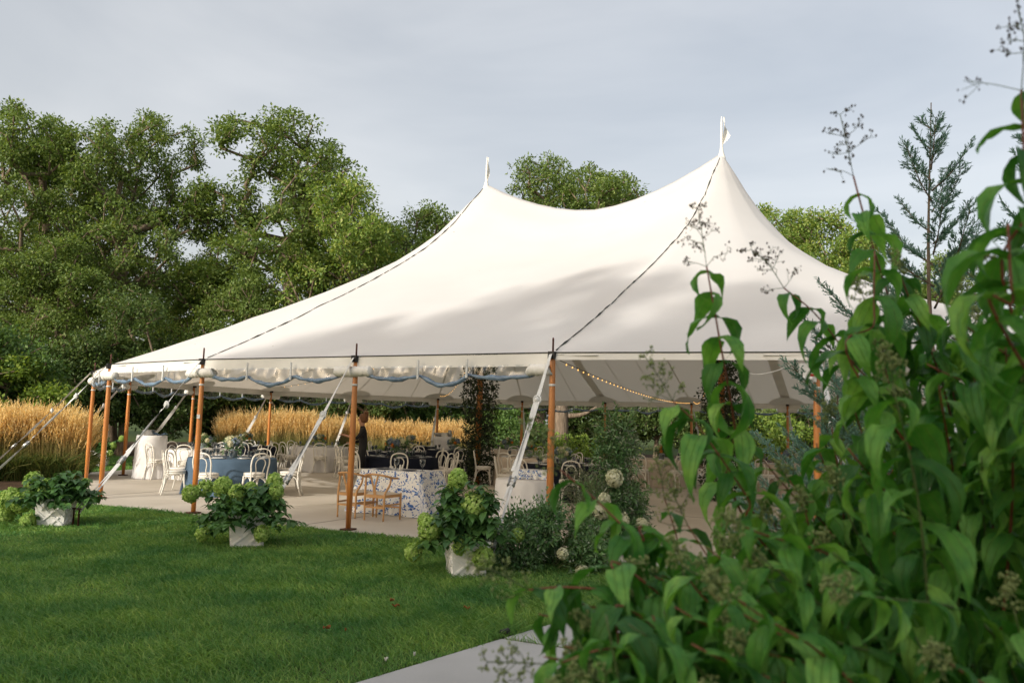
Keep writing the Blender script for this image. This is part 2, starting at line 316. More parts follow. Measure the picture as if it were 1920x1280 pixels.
# ---------------------------------------------------------------- the setting
def sheet(name, poly, z, mat, thick=0):
    mb = MB(); n = len(poly); mb.add([(x, y, z) for x, y in poly], [tuple(range(n))])
    if thick:
        mb.add([(x, y, z) for x, y in poly]+[(x, y, z-thick) for x, y in poly], [(i, i+n, (i+1) % n+n, (i+1) % n) for i in range(n)])
    o = mb.build(name, mat, smooth=False); return tag(o, kind='structure')
def inside(P, poly):
    x, y = P[:, 0], P[:, 1]; c = np.zeros(len(P), bool); n = len(poly)
    for i in range(n):
        x1, y1 = poly[i]; x2, y2 = poly[(i+1) % n]
        c ^= ((y1 > y) != (y2 > y)) & (x < (x2-x1)*(y-y1)/((y2-y1) or 1e-9)+x1)
    return c
GZ = -.02                                                             # lawn level; the patio's top is z = 0
g = MB(); R_ = [0, 8, 20, 40, 80, 160, 320]; seg = 48
g.grid([[(r*math.cos(2*PI*k/seg), 15+r*math.sin(2*PI*k/seg), GZ) for k in range(seg)] for r in R_[1:]], closed=True)
g.add([(8*math.cos(2*PI*k/seg), 15+8*math.sin(2*PI*k/seg), GZ) for k in range(seg)], [tuple(range(seg))])
tag(g.build('ground', M['lawn_soil'], smooth=False), kind='structure')
PATIO = [(-1.24, 11.54), (-3.64, 12.72), (-5.6, 13.84), (-7.6, 14.76), (-9.3, 16.3), (-10.8, 18.6), (-11.7, 21.4), (-11.5, 23.0), (-11.1, 24.6), (-10.9, 27), (-9.6, 29.6),
         (-6.4, 32.3), (0, 33.4), (7, 31.6), (13.5, 26.6), (16, 19), (14.5, 11), (9, 8.2), (4.6, 8.6), (2.2, 9.5), (.6, 10.5)]
sheet('patio', PATIO, 0, M['concrete'], .06)
pt = bpy.data.objects['patio']
for fam in range(2):                                                  # saw-cut joints in the concrete
    for k in range(-4, 5):
        run = []
        for s in np.arange(-26, 26, .25):
            lx, ly = (s, k*6.1+2.1) if fam else (k*6.1-.9, s); c_, s_ = math.cos(-.488), math.sin(-.488); P_ = np.array([[2.07+lx*c_-ly*s_, 20.57+lx*s_+ly*c_]])
            if inside(P_, PATIO)[0]: run.append(P_[0])
        if len(run) > 4:
            a_, b_ = run[0], run[-1]; mb = MB(); mb.bar((a_[0], a_[1], .0022), (b_[0], b_[1], .0022), .008, .0035); mb.build('joint', M['joint_dark'], pt, False)
path = [[(-2.7, 3.0), (-.94, 5.19), (-.02, 6.35), (2.15, 5.35), (1.2, 4.2), (-.7, 1.9)], [(.0, 6.375), (.75, 7.3), (2.1, 8.65), (2.2, 9.47), (4.6, 8.57), (3.7, 7.2), (2.17, 5.375)]]
pr = bpy.data.objects.new('path', None); COL.objects.link(pr); tag(pr, kind='structure')
for i, q in enumerate(path):
    o = sheet('path_slab', q, -.004, M['path_concrete'], .05); o.parent = pr; del o['kind']
BED_L = [(-9.6, 17.2), (-10.9, 18.9), (-12.0, 21.3), (-12.6, 22.6), (-14.5, 23.2), (-19, 23), (-24, 20), (-20, 14), (-13, 14)]
BED_B = [(-13.2, 31.0), (-11.8, 30.4), (-9.0, 32.0), (-5.6, 34.2), (0, 35.2), (8, 33.8), (16, 28), (24, 40), (10, 52), (-20, 52), (-30, 44)]
sheet('mulch_bed_left', BED_L, GZ+.006, M['mulch']); sheet('mulch_bed_back', BED_B, GZ+.005, M['mulch'])
sheet('shrub_bed', [(-.5, 1.7), (1.35, 4.1), (2.3, 5.2), (3.9, 7.1), (4.8, 8.5), (9, 8.1), (12, 9), (14, 2), (6, -3), (0, -2)], GZ+.007, M['mulch'])

def blades(region, dens, L, Wd):
    x0, x1, y0, y1 = region; n = int((x1-x0)*(y1-y0)*dens)
    P = np.stack([rng.uniform(x0, x1, n), rng.uniform(y0, y1, n), np.full(n, GZ)], 1)
    keep = (np.abs(P[:, 0]) < .72*P[:, 1]+.6)
    for q in (PATIO, *path, BED_L): keep &= ~inside(P, q)
    P = P[keep]; n = len(P)
    tuft = .5+.5*np.sin(P[:, 0]*2.1+1.3*np.sin(P[:, 1]*1.7))*np.sin(P[:, 1]*2.6+.7*np.sin(P[:, 0]*3.1))
    a = rng.uniform(0, 2*PI, n)*.75+tuft*2.2; lean = rng.uniform(.25, 1.35, n)
    D = np.stack([np.cos(a)*lean, np.sin(a)*lean, np.ones(n)], 1); D = unit(D)
    l = L*rng.uniform(.55, 1.25, n)*(.6+.75*tuft); s = unit(np.cross(D, rnd_dirs(n))); wd = Wd*rng.uniform(.7, 1.3, n)
    mid = P+D*l[:, None]*.55; bend = np.stack([np.cos(a), np.sin(a), np.full(n, -.35)], 1)*(l*.28)[:, None]
    V = np.stack([P-s*wd[:, None]/2, P+s*wd[:, None]/2, mid+s*wd[:, None]*.4, mid-s*wd[:, None]*.4, P+D*l[:, None]+bend], 1).reshape(-1, 3)
    f = np.array([[0, 1, 2], [0, 2, 3], [3, 2, 4]]); return V, (f[None]+(np.arange(n)*5)[:, None, None]).reshape(-1, 3)
def merge(parts):
    Vs, Fs, o = [], [], 0
    for v, f in parts: Vs.append(v); Fs.append(f+o); o += len(v)
    return np.concatenate(Vs), np.concatenate(Fs)
gv, gf = merge([blades((-5, 2.5, 4.6, 7.5), 5600, .078, .0055), blades((-8, 2.5, 7.5, 10.5), 3800, .075, .007), blades((-10, 2.5, 10.5, 15.5), 2200, .07, .0095),
                blades((-16, -9.5, 15, 31), 500, .07, .018)])
tag(link('grass', arr_mesh('grass', gv, gf), None, M['grass_blade']), 'short green mown grass of the lawn', 'grass', kind='stuff')

# ---------------------------------------------------------------- the tent: two peaks, round ends
CX, CY, PHI, EAVE, PEAK, TR, TL = 2.071, 20.573, -.4880, 2.585, 8.353, 9.464, 6.602
cph, sph = math.cos(PHI), math.sin(PHI)
def w2(x, y): return (CX+x*cph-y*sph, CY+x*sph+y*cph)
LOC = [(-TL/2, -TR), (0, -TR), (TL/2, -TR)]+[(TL/2+TR*math.cos(-PI/2+PI*k/9), TR*math.sin(-PI/2+PI*k/9)) for k in range(1, 9)]
LOC += [(TL/2, TR), (0, TR), (-TL/2, TR)]+[(-TL/2+TR*math.cos(PI/2+PI*k/9), TR*math.sin(PI/2+PI*k/9)) for k in range(1, 9)]
NP_ = len(LOC); POLES = [w2(*q) for q in LOC]
PT = [0, .04, .09, .17, .25, .31, .40, .47, .52, .63, .70, .76, .85, .90, .95, 1]; PZ = [8.353, 7.98, 7.58, 6.86, 6.28, 5.88, 5.38, 5.02, 4.76, 4.23, 3.92, 3.62, 3.22, 3.0, 2.79, 2.585]
def ridge(x): s = abs(x)/(TL/2); return 7.28+(PEAK-7.28)*s**1.75
ST = [0, .042, .062, .094, .126, .158, .19, .226, .31, .45, .65, .85, 1]; SG = [0, .30, .50, .72, .84, .91, .97, 1.0, .97, .82, .50, .17, 0]
def zed(t, an): return float(np.interp(t, PT, PZ)-.98*math.sin(an)**1.4*np.interp(t, ST, SG))   # the round ends sag between the seams
def surf(q, t):
    """canopy point (tent axes) on the line from the peak or ridge to the eave point q"""
    ax = max(-TL/2, min(TL/2, q[0])); z = zed(t, math.atan2(abs(q[0]-ax), abs(q[1])))
    z += (ridge(ax)-PEAK)*(1-t)**2.0
    return (ax+(q[0]-ax)*t, q[1]*t, z)
def wsurf(q, t, dz=0): x, y, z = surf(q, t); return (*w2(x, y), z+dz)
EDGE = []; SUB = 6
for i in range(NP_):
    a, b = LOC[i], LOC[(i+1) % NP_]
    for k in range(SUB): s = k/SUB; EDGE.append((a[0]+(b[0]-a[0])*s, a[1]+(b[1]-a[1])*s))
TT = sorted(set([.012, .025, .06, .078, .105, .145, .19, .23, .12, .21, .28, .35, .43, .58, .66, .8, .975]+PT[1:]))
tent = thing('sailcloth_tent', 'large white sailcloth tent with two tall peaks on varnished wooden poles', 'tent', (CX, CY, 0))
tent_inv = Vector((-CX, -CY, 0))
def tb(mb, name, mat, parent=None, smooth=True, auto=None):
    """tent part: built in world place, kept under the tent's empty"""
    mb.v = [(x-CX, y-CY, z) for x, y, z in mb.v]
    return mb.build(name, M[mat], tent if parent is None else parent, smooth, auto)
cano = MB(); cano.grid([[wsurf(q, t) for q in EDGE] for t in [0.0]+TT], closed=True)
canopy = tb(cano, 'canopy', 'sailcloth')
bm = bmesh.new(); bm.from_mesh(canopy.data); bmesh.ops.remove_doubles(bm, verts=bm.verts, dist=.0005); bm.to_mesh(canopy.data); bm.free()
canopy.data.polygons.foreach_set('use_smooth', np.ones(len(canopy.data.polygons), bool))
# seams between the panels: thin doubled strips on the underside
def ribbon(path, wd, up):
    P = [Vector(q) for q in path]; L_, R__ = [], []
    for i, q in enumerate(P):
        d = (P[min(i+1, len(P)-1)]-P[max(i-1, 0)]).normalized(); s = d.cross(Vector(up)).normalized()*(wd[i] if hasattr(wd, '__len__') else wd)/2; L_.append(q-s); R__.append(q+s)
    return [L_, R__]
for k in range(0, len(EDGE), 2):
    q = EDGE[k]; laced = k in (0, 2*SUB, 11*SUB, 13*SUB)
    big = k % SUB == 0
    wd = .05 if big else .025
    if laced:                                                         # wide doubled band under the laced seam, following the cloth on both sides
        cols = []; sx_ = 1 if q[0] > 0 else -1; sy_ = 1 if q[1] > 0 else -1
        for off in (-.15, -.07, 0, .07, .15):
            col = []
            for t in TT:
                if t < .06: continue
                an = max(-.6, min(.6, off/(TR*t))); qq = (q[0]+TR*math.sin(an)*sx_, sy_*TR*math.cos(an)) if off > 0 else (q[0]+sx_*off, q[1]); col.append(wsurf(qq, t, -.02))
            cols.append(col)
        mb = MB(); mb.grid(cols); tb(mb, 'panel_seam', 'canvas_white', canopy); continue
    mb = MB(); mb.grid(ribbon([wsurf(q, t, -.014) for t in TT if t > .05], [wd*min(1, t/.45) for t in TT if t > .05], (0, 0, 1))); tb(mb, 'panel_seam', 'canvas_white', canopy)
# laced seams outside: dark broken cord lying on the cloth from peak to eave
for k in (0, 2*SUB, 11*SUB, 13*SUB):
    q = EDGE[k]; mb = MB(); t = .02; prev = None; rr = random.Random(k)
    while t < .985:
        dt = rr.uniform(.02, .06); n = 4; gap = rr.uniform(.0, .003); j = rr.uniform(-.012, .012)
        seg_ = [Vector(wsurf(q, min(t+dt*i/n, .99), .012))+Vector((j*cph*i/n, j*sph*i/n, 0)) for i in range(n+1)]
        mb.tube(seg_, [.005, .008, rr.choice([.008, .010, .017]), .009, .005], 5); t += dt+gap
    tb(mb, 'lacing', 'eave_rope', canopy)
# eave rope and valance, span by span; reinforcement patches at the poles
for i in range(NP_):
    a, b = LOC[i], LOC[(i+1) % NP_]; n = 8
    pts = [(a[0]+(b[0]-a[0])*k/n, a[1]+(b[1]-a[1])*k/n) for k in range(n+1)]
    mb = MB(); mb.tube([(*w2(*q), EAVE+.010) for q in pts], .009, 6); tb(mb, 'eave_rope', 'eave_rope')
    mb = MB(); drop = .17 if not 2 <= i <= 9 else .085
    mb.grid([[(*w2(q[0]*(1+.0006*j), q[1]*(1+.0006*j)), EAVE-drop*j/3-.004) for q in pts] for j in range(4)]); tb(mb, 'valance', 'canvas_white')
    c = LOC[i]; mb = MB(); rows = []
    ang0 = math.atan2(-(c[1]), -(c[0]-max(-TL/2, min(TL/2, c[0]))))
    def tval(p):
        axx = max(-TL/2, min(TL/2, p[0])); d = math.hypot(p[0]-axx, p[1]); return min(d/TR/.987, 1)
    for rr in (0.02, .25, .5, .62):
        row = []
        for k in range(13):
            an = ang0-PI/2*.93+PI*.93*k/12; p = (c[0]+rr*math.cos(an), c[1]+rr*math.sin(an)); row.append((*w2(*p), zed(tval(p), math.atan2(abs(p[0]-max(-TL/2, min(TL/2, p[0]))), abs(p[1])))-.03))
        rows.append(row)
    mb.grid(rows); tb(mb, 'reinforcement_patch', 'canvas_white', canopy)
# side poles
pole_me = MB().lathe([(.040, .03), (.049, .7), (.048, 1.5), (.038, EAVE-.10), (.034, EAVE-.06)], 8).mesh('side_pole')
pin_me = MB().lathe([(.014, EAVE-.08), (.014, EAVE+.19), (.009, EAVE+.21)], 8).mesh('pin'); foot_me = MB().box((0, 0, .013), (.2, .16, .022)).mesh('foot_plate', False)
band_me = MB().lathe([(.046, EAVE-.44), (.048, EAVE-.425), (.046, EAVE-.41)], 12).mesh('tie_band'); fit_me = MB().box((0, 0, EAVE-.03), (.13, .09, .10)).mesh('bracket', False)
sticker_me = MB().box((-.01, -.066, 1.62), (.05, .006, .07)).mesh('sticker', False)
for me, mt in ((pole_me, 'wood_pole'), (pin_me, 'rust_iron'), (foot_me, 'rust_iron'), (band_me, 'webbing'), (fit_me, 'dark_iron'), (sticker_me, 'paper_white')): me.materials.append(M[mt])
for i in range(NP_):
    o = link('side_pole', pole_me, tent); o.location = (POLES[i][0]-CX, POLES[i][1]-CY, 0); o.rotation_euler = (0, 0, i*1.3)
    a = math.atan2(LOC[i][1], LOC[i][0]-max(-TL/2, min(TL/2, LOC[i][0])))+PHI; rad = (math.cos(a), math.sin(a))
    for nm, me in (('pin', pin_me), ('foot_plate', foot_me), ('tie_band', band_me), ('bracket', fit_me)):
        c = link(nm, me, o); c.rotation_euler = (0, 0, a-i*1.3)
    if i == 0: c = link('sticker', sticker_me, o); c.rotation_euler = (0, 0, .2)
# centre poles, spires and pennants
for j, (x, hgt) in enumerate(((-TL/2, .80), (TL/2, .92))):
    X, Y = w2(x, 0); mb = MB(); mb.lathe([(.07, 0), (.085, 2), (.08, 6), (.06, PEAK-.1)], 12, (X, Y, 0)); cp = tb(mb, 'center_pole', 'wood_pole')
    mb = MB(); mb.lathe([(.13, -.28), (.10, -.12), (.06, 0), (.04, .1), (.028, .28), (.030, .45), (.02, hgt-.08), (.008, hgt)], 10, (X, Y, PEAK)); tb(mb, 'spire_sleeve', 'canvas_white', cp)
    mb = MB(); fl = []
    for i in range(7):
        s = i/6; row = []
        for k in range(5):
            v = k/4; wdt = (.03+.30*s if s < .75 else .30*(1-s)*2.6) if j else .07*math.sin(PI*min(1, s*.9+.1))+.01
            row.append((X+.02+wdt*v*.75+.02*math.sin(5*s+4*v), Y-.05-.06*math.sin(4*v+3*s), PEAK+hgt-.05-s*.62-.05*v*s))
        fl.append(row)
    mb.grid(fl); tb(mb, 'pennant', 'canvas_white', cp)
# guy straps, ratchets and stakes
for i in range(NP_):
    if 4 <= i <= 10: continue
    a = math.atan2(LOC[i][1], LOC[i][0]-max(-TL/2, min(TL/2, LOC[i][0])))+PHI; rx, ry = math.cos(a), math.sin(a)
    px, py = POLES[i]; top = Vector((px+.07*rx, py+.07*ry, EAVE-.02)); sr = {1: 1.86, 2: 1.62}.get(i, 2.12); stk = Vector((px+sr*rx, py+sr*ry, GZ+.16)); side = Vector((-ry, rx, 0))
    def along(s, off=0, sag=.05): q = top.lerp(stk, s); return q+Vector((0, 0, -sag*math.sin(PI*s)))+side*off
    nrm = (stk-top).cross(side).normalized(); ks = .30+.06*math.sin(i*2.3); kr = .66+.05*math.sin(i*1.7)
    mb = MB()
    def strap(s0, s1, off0, off1, wd, tw, n=10):
        L_, R__ = [], []
        for k in range(n+1):
            f = k/n; s = s0+(s1-s0)*f; c = along(s, off0+(off1-off0)*f); an = tw*math.sin(PI*f)+.35*math.sin(7*s+i)
            d = (side*math.cos(an)+nrm*math.sin(an))*wd/2; L_.append(c-d); R__.append(c+d)
        mb.grid([L_, R__]); mb.grid([[q+nrm*.004 for q in L_], [q+nrm*.004 for q in R__]])
    strap(0, ks, 0, 0, .055, .2); strap(ks-.02, kr, 0, .01, .085, .6); strap(ks+.03, kr-.05, -.015, -.035, .055, 1.2)
    gs = tb(mb, 'guy_strap', 'webbing')
    mb = MB(); kp = along(ks)
    mb.tube([kp+side*.05*math.cos(q)+Vector((0, 0, .055*math.sin(q))) for q in np.linspace(0, 2*PI, 12)[:-1]], .012, 6, closed=True); mb.lathe([(.02, -.04), (.045, 0), (.02, .04)], 8, tuple(kp)); tb(mb, 'knot', 'webbing', gs)
    mb = MB(); strap(kr, .985, .012, .045, .055, .3); strap(kr, .97, -.012, -.075, .045, .5); tb(mb, 'anchor_strap', 'webbing', gs)
    mb = MB(); kp = along(kr); dr = (stk-top).normalized()
    mb.bar(kp-dr*.07+side*.035, kp+dr*.07+side*.035, .012, .05, nrm); mb.bar(kp-dr*.07-side*.035, kp+dr*.07-side*.035, .012, .05, nrm)
    for q in (-.05, 0, .05): mb.tube([kp+dr*q-side*.05, kp+dr*q+side*.05], .012, 6)
    tb(mb, 'ratchet', 'steel', gs)
    mb = MB()
    for o_ in (.045, -.075): q = along(.985, o_); mb.lathe([(.014, -.18), (.014, .05), (.03, .055), (.03, .075), (.012, .078)], 8, tuple(q))
    tb(mb, 'stake', 'rust_iron')
# rolled-up clear side walls with blue hems
hang_me = MB().box((0, 0, 0), (.03, .02, 1)).mesh('tie_strap', False); hang_me.materials.append(M['webbing'])
for i in range(NP_):
    if 2 <= i <= 9: continue
    a, b = Vector(POLES[i]), Vector(POLES[(i+1) % NP_]); d = b-a; Ls = d.length; u = d/Ls; nn = Vector((u.y, -u.x))
    rr = random.Random(i*7+1); m_ = .27; n = 44; e0, e1 = m_/Ls, 1-m_/Ls; dps = [rr.uniform(.05, .09), rr.uniform(.09, .15), rr.uniform(.04, .09)]; cuts = [0, .33+rr.uniform(-.04, .04), .67+rr.uniform(-.04, .04), 1]
    hem = []; rad = []
    for k in range(n+1):
        f = k/n; j = 0 if f < cuts[1] else 1 if f < cuts[2] else 2; lf = (f-cuts[j])/(cuts[j+1]-cuts[j]); s = e0+(e1-e0)*f
        q = a+d*s+nn*(.035+.012*math.sin(23*f+i)); hem.append(Vector((q.x, q.y, EAVE-.285-dps[j]*math.sin(PI*lf)**.8+.006*math.sin(50*f+i))))
        rad.append(.023+.006*math.sin(31*f+2*i)+.006*math.sin(83*f+i)+.013*math.sin(PI*lf))
    mb = MB(); V = []
    for j in range(6):
        row = []
        for k in range(n+1):
            f = k/n; s = e0+(e1-e0)*f; q = a+d*s; tpz = EAVE-.15; v = j/5
            wv = .030*math.sin(40*f+6*math.sin(9*f)+i)*math.sin(PI*v*.9+.1)+.012*math.sin(77*f+3*v)
            row.append(Vector((q.x+nn.x*(.02+wv), q.y+nn.y*(.02+wv), tpz+(hem[k].z-tpz)*v)))
        V.append(row)
    mb.grid(V); wl = tb(mb, 'clear_wall', 'clear_vinyl')
    mb = MB(); mb.tube(hem, rad, 8); tb(mb, 'rolled_hem', 'blue_vinyl', wl)
    for f in (cuts[1], cuts[2]):
        q = hem[int(round(f*n))]; zt = EAVE-.07; o = link('tie_strap', hang_me, wl); o.location = (q.x+nn.x*.06-CX, q.y+nn.y*.06-CY, (zt+q.z-.05)/2); o.scale = (1, 1, zt-q.z+.05); o.rotation_euler = (0, 0, math.atan2(u.y, u.x))
    for s0, s1 in ((-.015, m_+.06), (Ls-m_-.06, Ls-.015)):
        mb = MB(); pth = [a+u*(s0+(s1-s0)*k/13)+nn*.05 for k in range(14)]; jr = random.Random(i+int(s0*9))
        mb.tube([(q.x, q.y, EAVE-.225+.008*math.sin(3*k+i)) for k, q in enumerate(pth)], [.078+jr.uniform(-.006, .004) for _ in range(14)], 14); mb.v = [(x_+jr.uniform(-.005, .005), y_+jr.uniform(-.005, .005), z_+jr.uniform(-.006, .006)) for x_, y_, z_ in mb.v]; tb(mb, 'wall_bundle', 'canvas_white', wl)

# ---------------------------------------------------------------- furniture under the tent
def curve(pts, n=8):
    """smooth path through points (Catmull-Rom)"""
    P = [np.array(q, float) for q in pts]; P = [2*P[0]-P[1]]+P+[2*P[-1]-P[-2]]; out_ = []
    for i in range(1, len(P)-2):
        for k in range(n):
            t = k/n; a, b, c, d = P[i-1], P[i], P[i+1], P[i+2]
            out_.append(.5*((2*b)+(c-a)*t+(2*a-5*b+4*c-d)*t*t+(3*b-a-3*c+d)*t**3))
    out_.append(P[-2]); return out_
def make_bentwood():
    t = bpy.data.objects.new('bentwood_chair', None); COL.objects.link(t); cp = M['chair_paint']
    # faces +y (towards the table); back at -y
    MB().tube(curve([(-.175, -.19, .44), (-.18, -.205, .56), (-.195, -.235, .72), (-.15, -.26, .86), (0, -.27, .905), (.15, -.26, .86), (.195, -.235, .72), (.18, -.205, .56), (.175, -.19, .44)], 5), .0155, 7).build('back_hoop', cp, t)
    MB().tube(curve([(-.095, -.19, .455), (-.075, -.205, .54), (-.105, -.235, .69), (-.075, -.25, .775), (0, -.257, .805), (.075, -.25, .775), (.105, -.235, .69), (.075, -.205, .54), (.095, -.19, .455)], 5), .012, 6).build('inner_hoop', cp, t)
    for s in (-1, 1):
        MB().tube(curve([(s*.175, -.19, .45), (s*.172, -.20, .25), (s*.19, -.26, .005)], 4), [.0155]*5+[.014]*4, 7).build('leg', cp, t)
        MB().tube(curve([(s*.15, .16, .435), (s*.16, .175, .25), (s*.175, .20, .005)], 4), [.019]*4+[.015]*5, 7).build('leg', cp, t)
    MB().lathe([(.20, .425), (.212, .43), (.214, .455), (.205, .462)], 20).build('seat_frame', cp, t)
    ps = []
    for a0, a1 in (((-.17, -.215, .20), (.17, -.215, .20)), ((-.158, .178, .22), (.158, .178, .22)), ((-.16, .17, .22), (-.172, -.2, .22)), ((.16, .17, .22), (.172, -.2, .22))):
        a0, a1 = np.array(a0), np.array(a1); mdl = (a0+a1)/2*.88; mdl[2] = .42
        MB().tube(curve([a0, a0*.72+mdl*.28+np.array([0, 0, .09]), mdl, a1*.72+mdl*.28+np.array([0, 0, .09]), a1], 4), .0105, 6).build('arch_brace', cp, t)
    MB().lathe([(.15, .463), (.205, .468), (.215, .485), (.205, .503), (.15, .511), (.02, .508)], 20).build('cushion', M['cushion'], t)
    return t
def make_wishbone():
    t = bpy.data.objects.new('wishbone_chair', None); COL.objects.link(t); ok = M['oak']
    MB().tube(curve([(-.27, .06, .69), (-.26, -.08, .70), (-.19, -.21, .735), (0, -.255, .755), (.19, -.21, .735), (.26, -.08, .70), (.27, .06, .69)], 6), [.013]+[.017]*35+[.013], 8).build('top_rail', ok, t)
    for s in (-1, 1):
        MB().tube(curve([(s*.185, -.20, .005), (s*.19, -.20, .25), (s*.195, -.195, .44), (s*.235, -.13, .58), (s*.245, -.11, .70)], 5), [.014]*4+[.018]*12+[.015]*5, 8).build('leg', ok, t)
        MB().tube([(s*.235, .215, .005), (s*.235, .215, .25), (s*.235, .215, .44)], [.014, .019, .019], 8).build('leg', ok, t)
        MB().bar((s*.235, .21, .40), (s*.195, -.19, .40), .022, .045).build('side_rail', ok, t, False)
        MB().bar((s*.235, .21, .26), (s*.192, -.19, .26), .02, .026).build('stretcher', ok, t, False)
    MB().bar((-.235, .213, .395), (.235, .213, .395), .022, .05).build('front_rail', ok, t, False); MB().bar((-.195, -.195, .395), (.195, -.195, .395), .022, .05).build('back_rail', ok, t, False)
    MB().bar((-.235, .213, .20), (.235, .213, .20), .02, .026).build('stretcher', ok, t, False); MB().bar((-.19, -.2, .22), (.19, -.2, .22), .02, .03).build('stretcher', ok, t, False)
    y = MB(); y.bar((0, -.195, .41), (-.005, -.225, .56), .05, .012, (0, 1, 0))
    for s in (-1, 1):
        c = curve([(s*.012, -.222, .535), (s*.03, -.23, .60), (s*.075, -.235, .735)], 4)
        for i in range(len(c)-1): y.bar(c[i], c[i+1]+(c[i+1]-c[i])*.15, .028, .012, (0, 1, 0))
    y.build('splat', ok, t, False)
    st = MB(); st.grid([[(x*(.225-.035*(j < 0)*-j/1), j*.2, .425+.035*(1-max(abs(x), abs(j))**6)-.012*(1-x*x)*(1-j*j)) for x in np.linspace(-1, 1, 9)] for j in np.linspace(-1, 1, 9)]); st.build('seat', M['wish_seat'], t)
    return t
def cloth_round(R, H, seed, folds=14, flare=.11):
    rr = random.Random(seed); ph = [rr.uniform(0, 6.28) for _ in range(4)]; seg = 96; rows = []
    for r in (0.0001, R*.5, R*.9, R*.985): rows.append([(r*math.cos(2*PI*k/seg), r*math.sin(2*PI*k/seg), H) for k in range(seg)])
    rows.append([((R+.004)*math.cos(2*PI*k/seg), (R+.004)*math.sin(2*PI*k/seg), H-.008) for k in range(seg)])
    for j in range(1, 10):
        v = j/9; row = []
        for k in range(seg):
            a = 2*PI*k/seg; f = math.sin(folds*a+ph[0]+1.3*math.sin(2*a+ph[1]))*.75+.4*math.sin(folds*.53*a*2//1*0+5*a+ph[2])
            r = R+.012+flare*.45*v+flare*.5*(v**.8)*f*(.35+.65*v); row.append((r*math.cos(a), r*math.sin(a), H-.012-(H-.018)*v))
        rows.append(row)
    mb = MB(); mb.grid(rows, closed=True); return mb
def cloth_rect(A, B, H, seed, flare=.20):
    """floor-length cloth on a rectangular top, with its print laid out in cloth inches"""
    rr = random.Random(seed); n = 96; bd = []
    per = [(-A, -B), (A, -B), (A, B), (-A, B), (-A, -B)]
    for i in range(4):
        for k in range(n//4): s = k/(n//4); bd.append((per[i][0]+(per[i+1][0]-per[i][0])*s, per[i][1]+(per[i+1][1]-per[i][1])*s, i, s))
    V = []; F = []; UV = []; rows = []
    for j in range(-3, 11):
        for k, (x, y, i, s) in enumerate(bd):
            if j <= 0: f = [.0, .5, .9, .995][j+3]; V.append((x*f, y*f, H)); UV.append((x*f+5, y*f+5))
            else:
                v = j/10; cx = min(abs(s), abs(1-s)); corner = math.exp(-(cx/.16)**2); nx = [0, 1, 0, -1][i]; ny = [-1, 0, 1, 0][i]
                if corner > .2: q = math.hypot(x, y); nx = nx*(1-corner)+corner*x/q*1.1; ny = ny*(1-corner)+corner*y/q*1.1
                o = .008+flare*v*(.45+.9*corner)+.045*v*math.sin(34*k/n*2*PI/2+seed)*(.4+.6*v)
                V.append((x+nx*o, y+ny*o, H-.01-(H-.016)*v)); UV.append((x+5+([0, 1, 0, -1][i])*H*v, y+5+([-1, 0, 1, 0][i])*H*v))
    m = len(bd)
    for r in range(13):
        for k in range(m): k2 = (k+1) % m; F.append((r*m+k, r*m+k2, (r+1)*m+k2, (r+1)*m+k))
    return V, F, UV
DIRN = ['right', 'far right', 'far', 'far left', 'left', 'near left', 'near', 'near right']
chair0 = make_bentwood(); first = [True]
def place_chair(x, y, rz, label, group):
    o = chair0 if first[0] else copy_tree(chair0); first[0] = False
    o.location = (x, y, 0.002); o.rotation_euler = (0, 0, rz); return tag(o, label, 'chair', group)
gob_me = MB().lathe([(.036, 0), (.034, .006), (.008, .012), (.007, .05), (.016, .065), (.034, .085), (.041, .12), (.042, .165), (.039, .165), (.035, .12), (.012, .08)], 12).mesh('goblet'); gob_me.materials.append(M['goblet_glass'])
plt_me = MB().lathe([(.07, 0), (.10, .004), (.145, .014), (.14, .018), (.09, .008), (.01, .007)], 20).mesh('plate'); plt_me.materials.append(M['plate_white'])
pln_me = plt_me.copy(); pln_me.materials.clear(); pln_me.materials.append(M['plate_navy'])
nap_me = MB().box((0, 0, 0), (.07, .2, .012)).mesh('napkin', False); nap_me.materials.append(M['napkin'])
def floret_ball(R, n, size, sq=1.0, bumpy=.12):
    """flower head: many small four-sided florets over a globe"""
    P = unit(rng.normal(size=(n, 3))); rad = R*(1+bumpy*rng.normal(size=(n, 1))*.6); D = unit(np.cross(P, rng.normal(size=(n, 3))))
    Q = P*rad; Q[:, 2] *= sq; L = size*rng.uniform(.7, 1.3, n)
    V, F = cards(Q-D*L[:, None]*.5, D, P+.5*rng.normal(size=(n, 3)), L, L*.95, 'd', .18)
    return V, F
def sphere(R, c=(0, 0, 0), sq=1, seg=8): return MB().lathe([(max(R*math.sin(PI*i/6), .001), -R*sq*math.cos(PI*i/6)) for i in range(7)], seg, c)
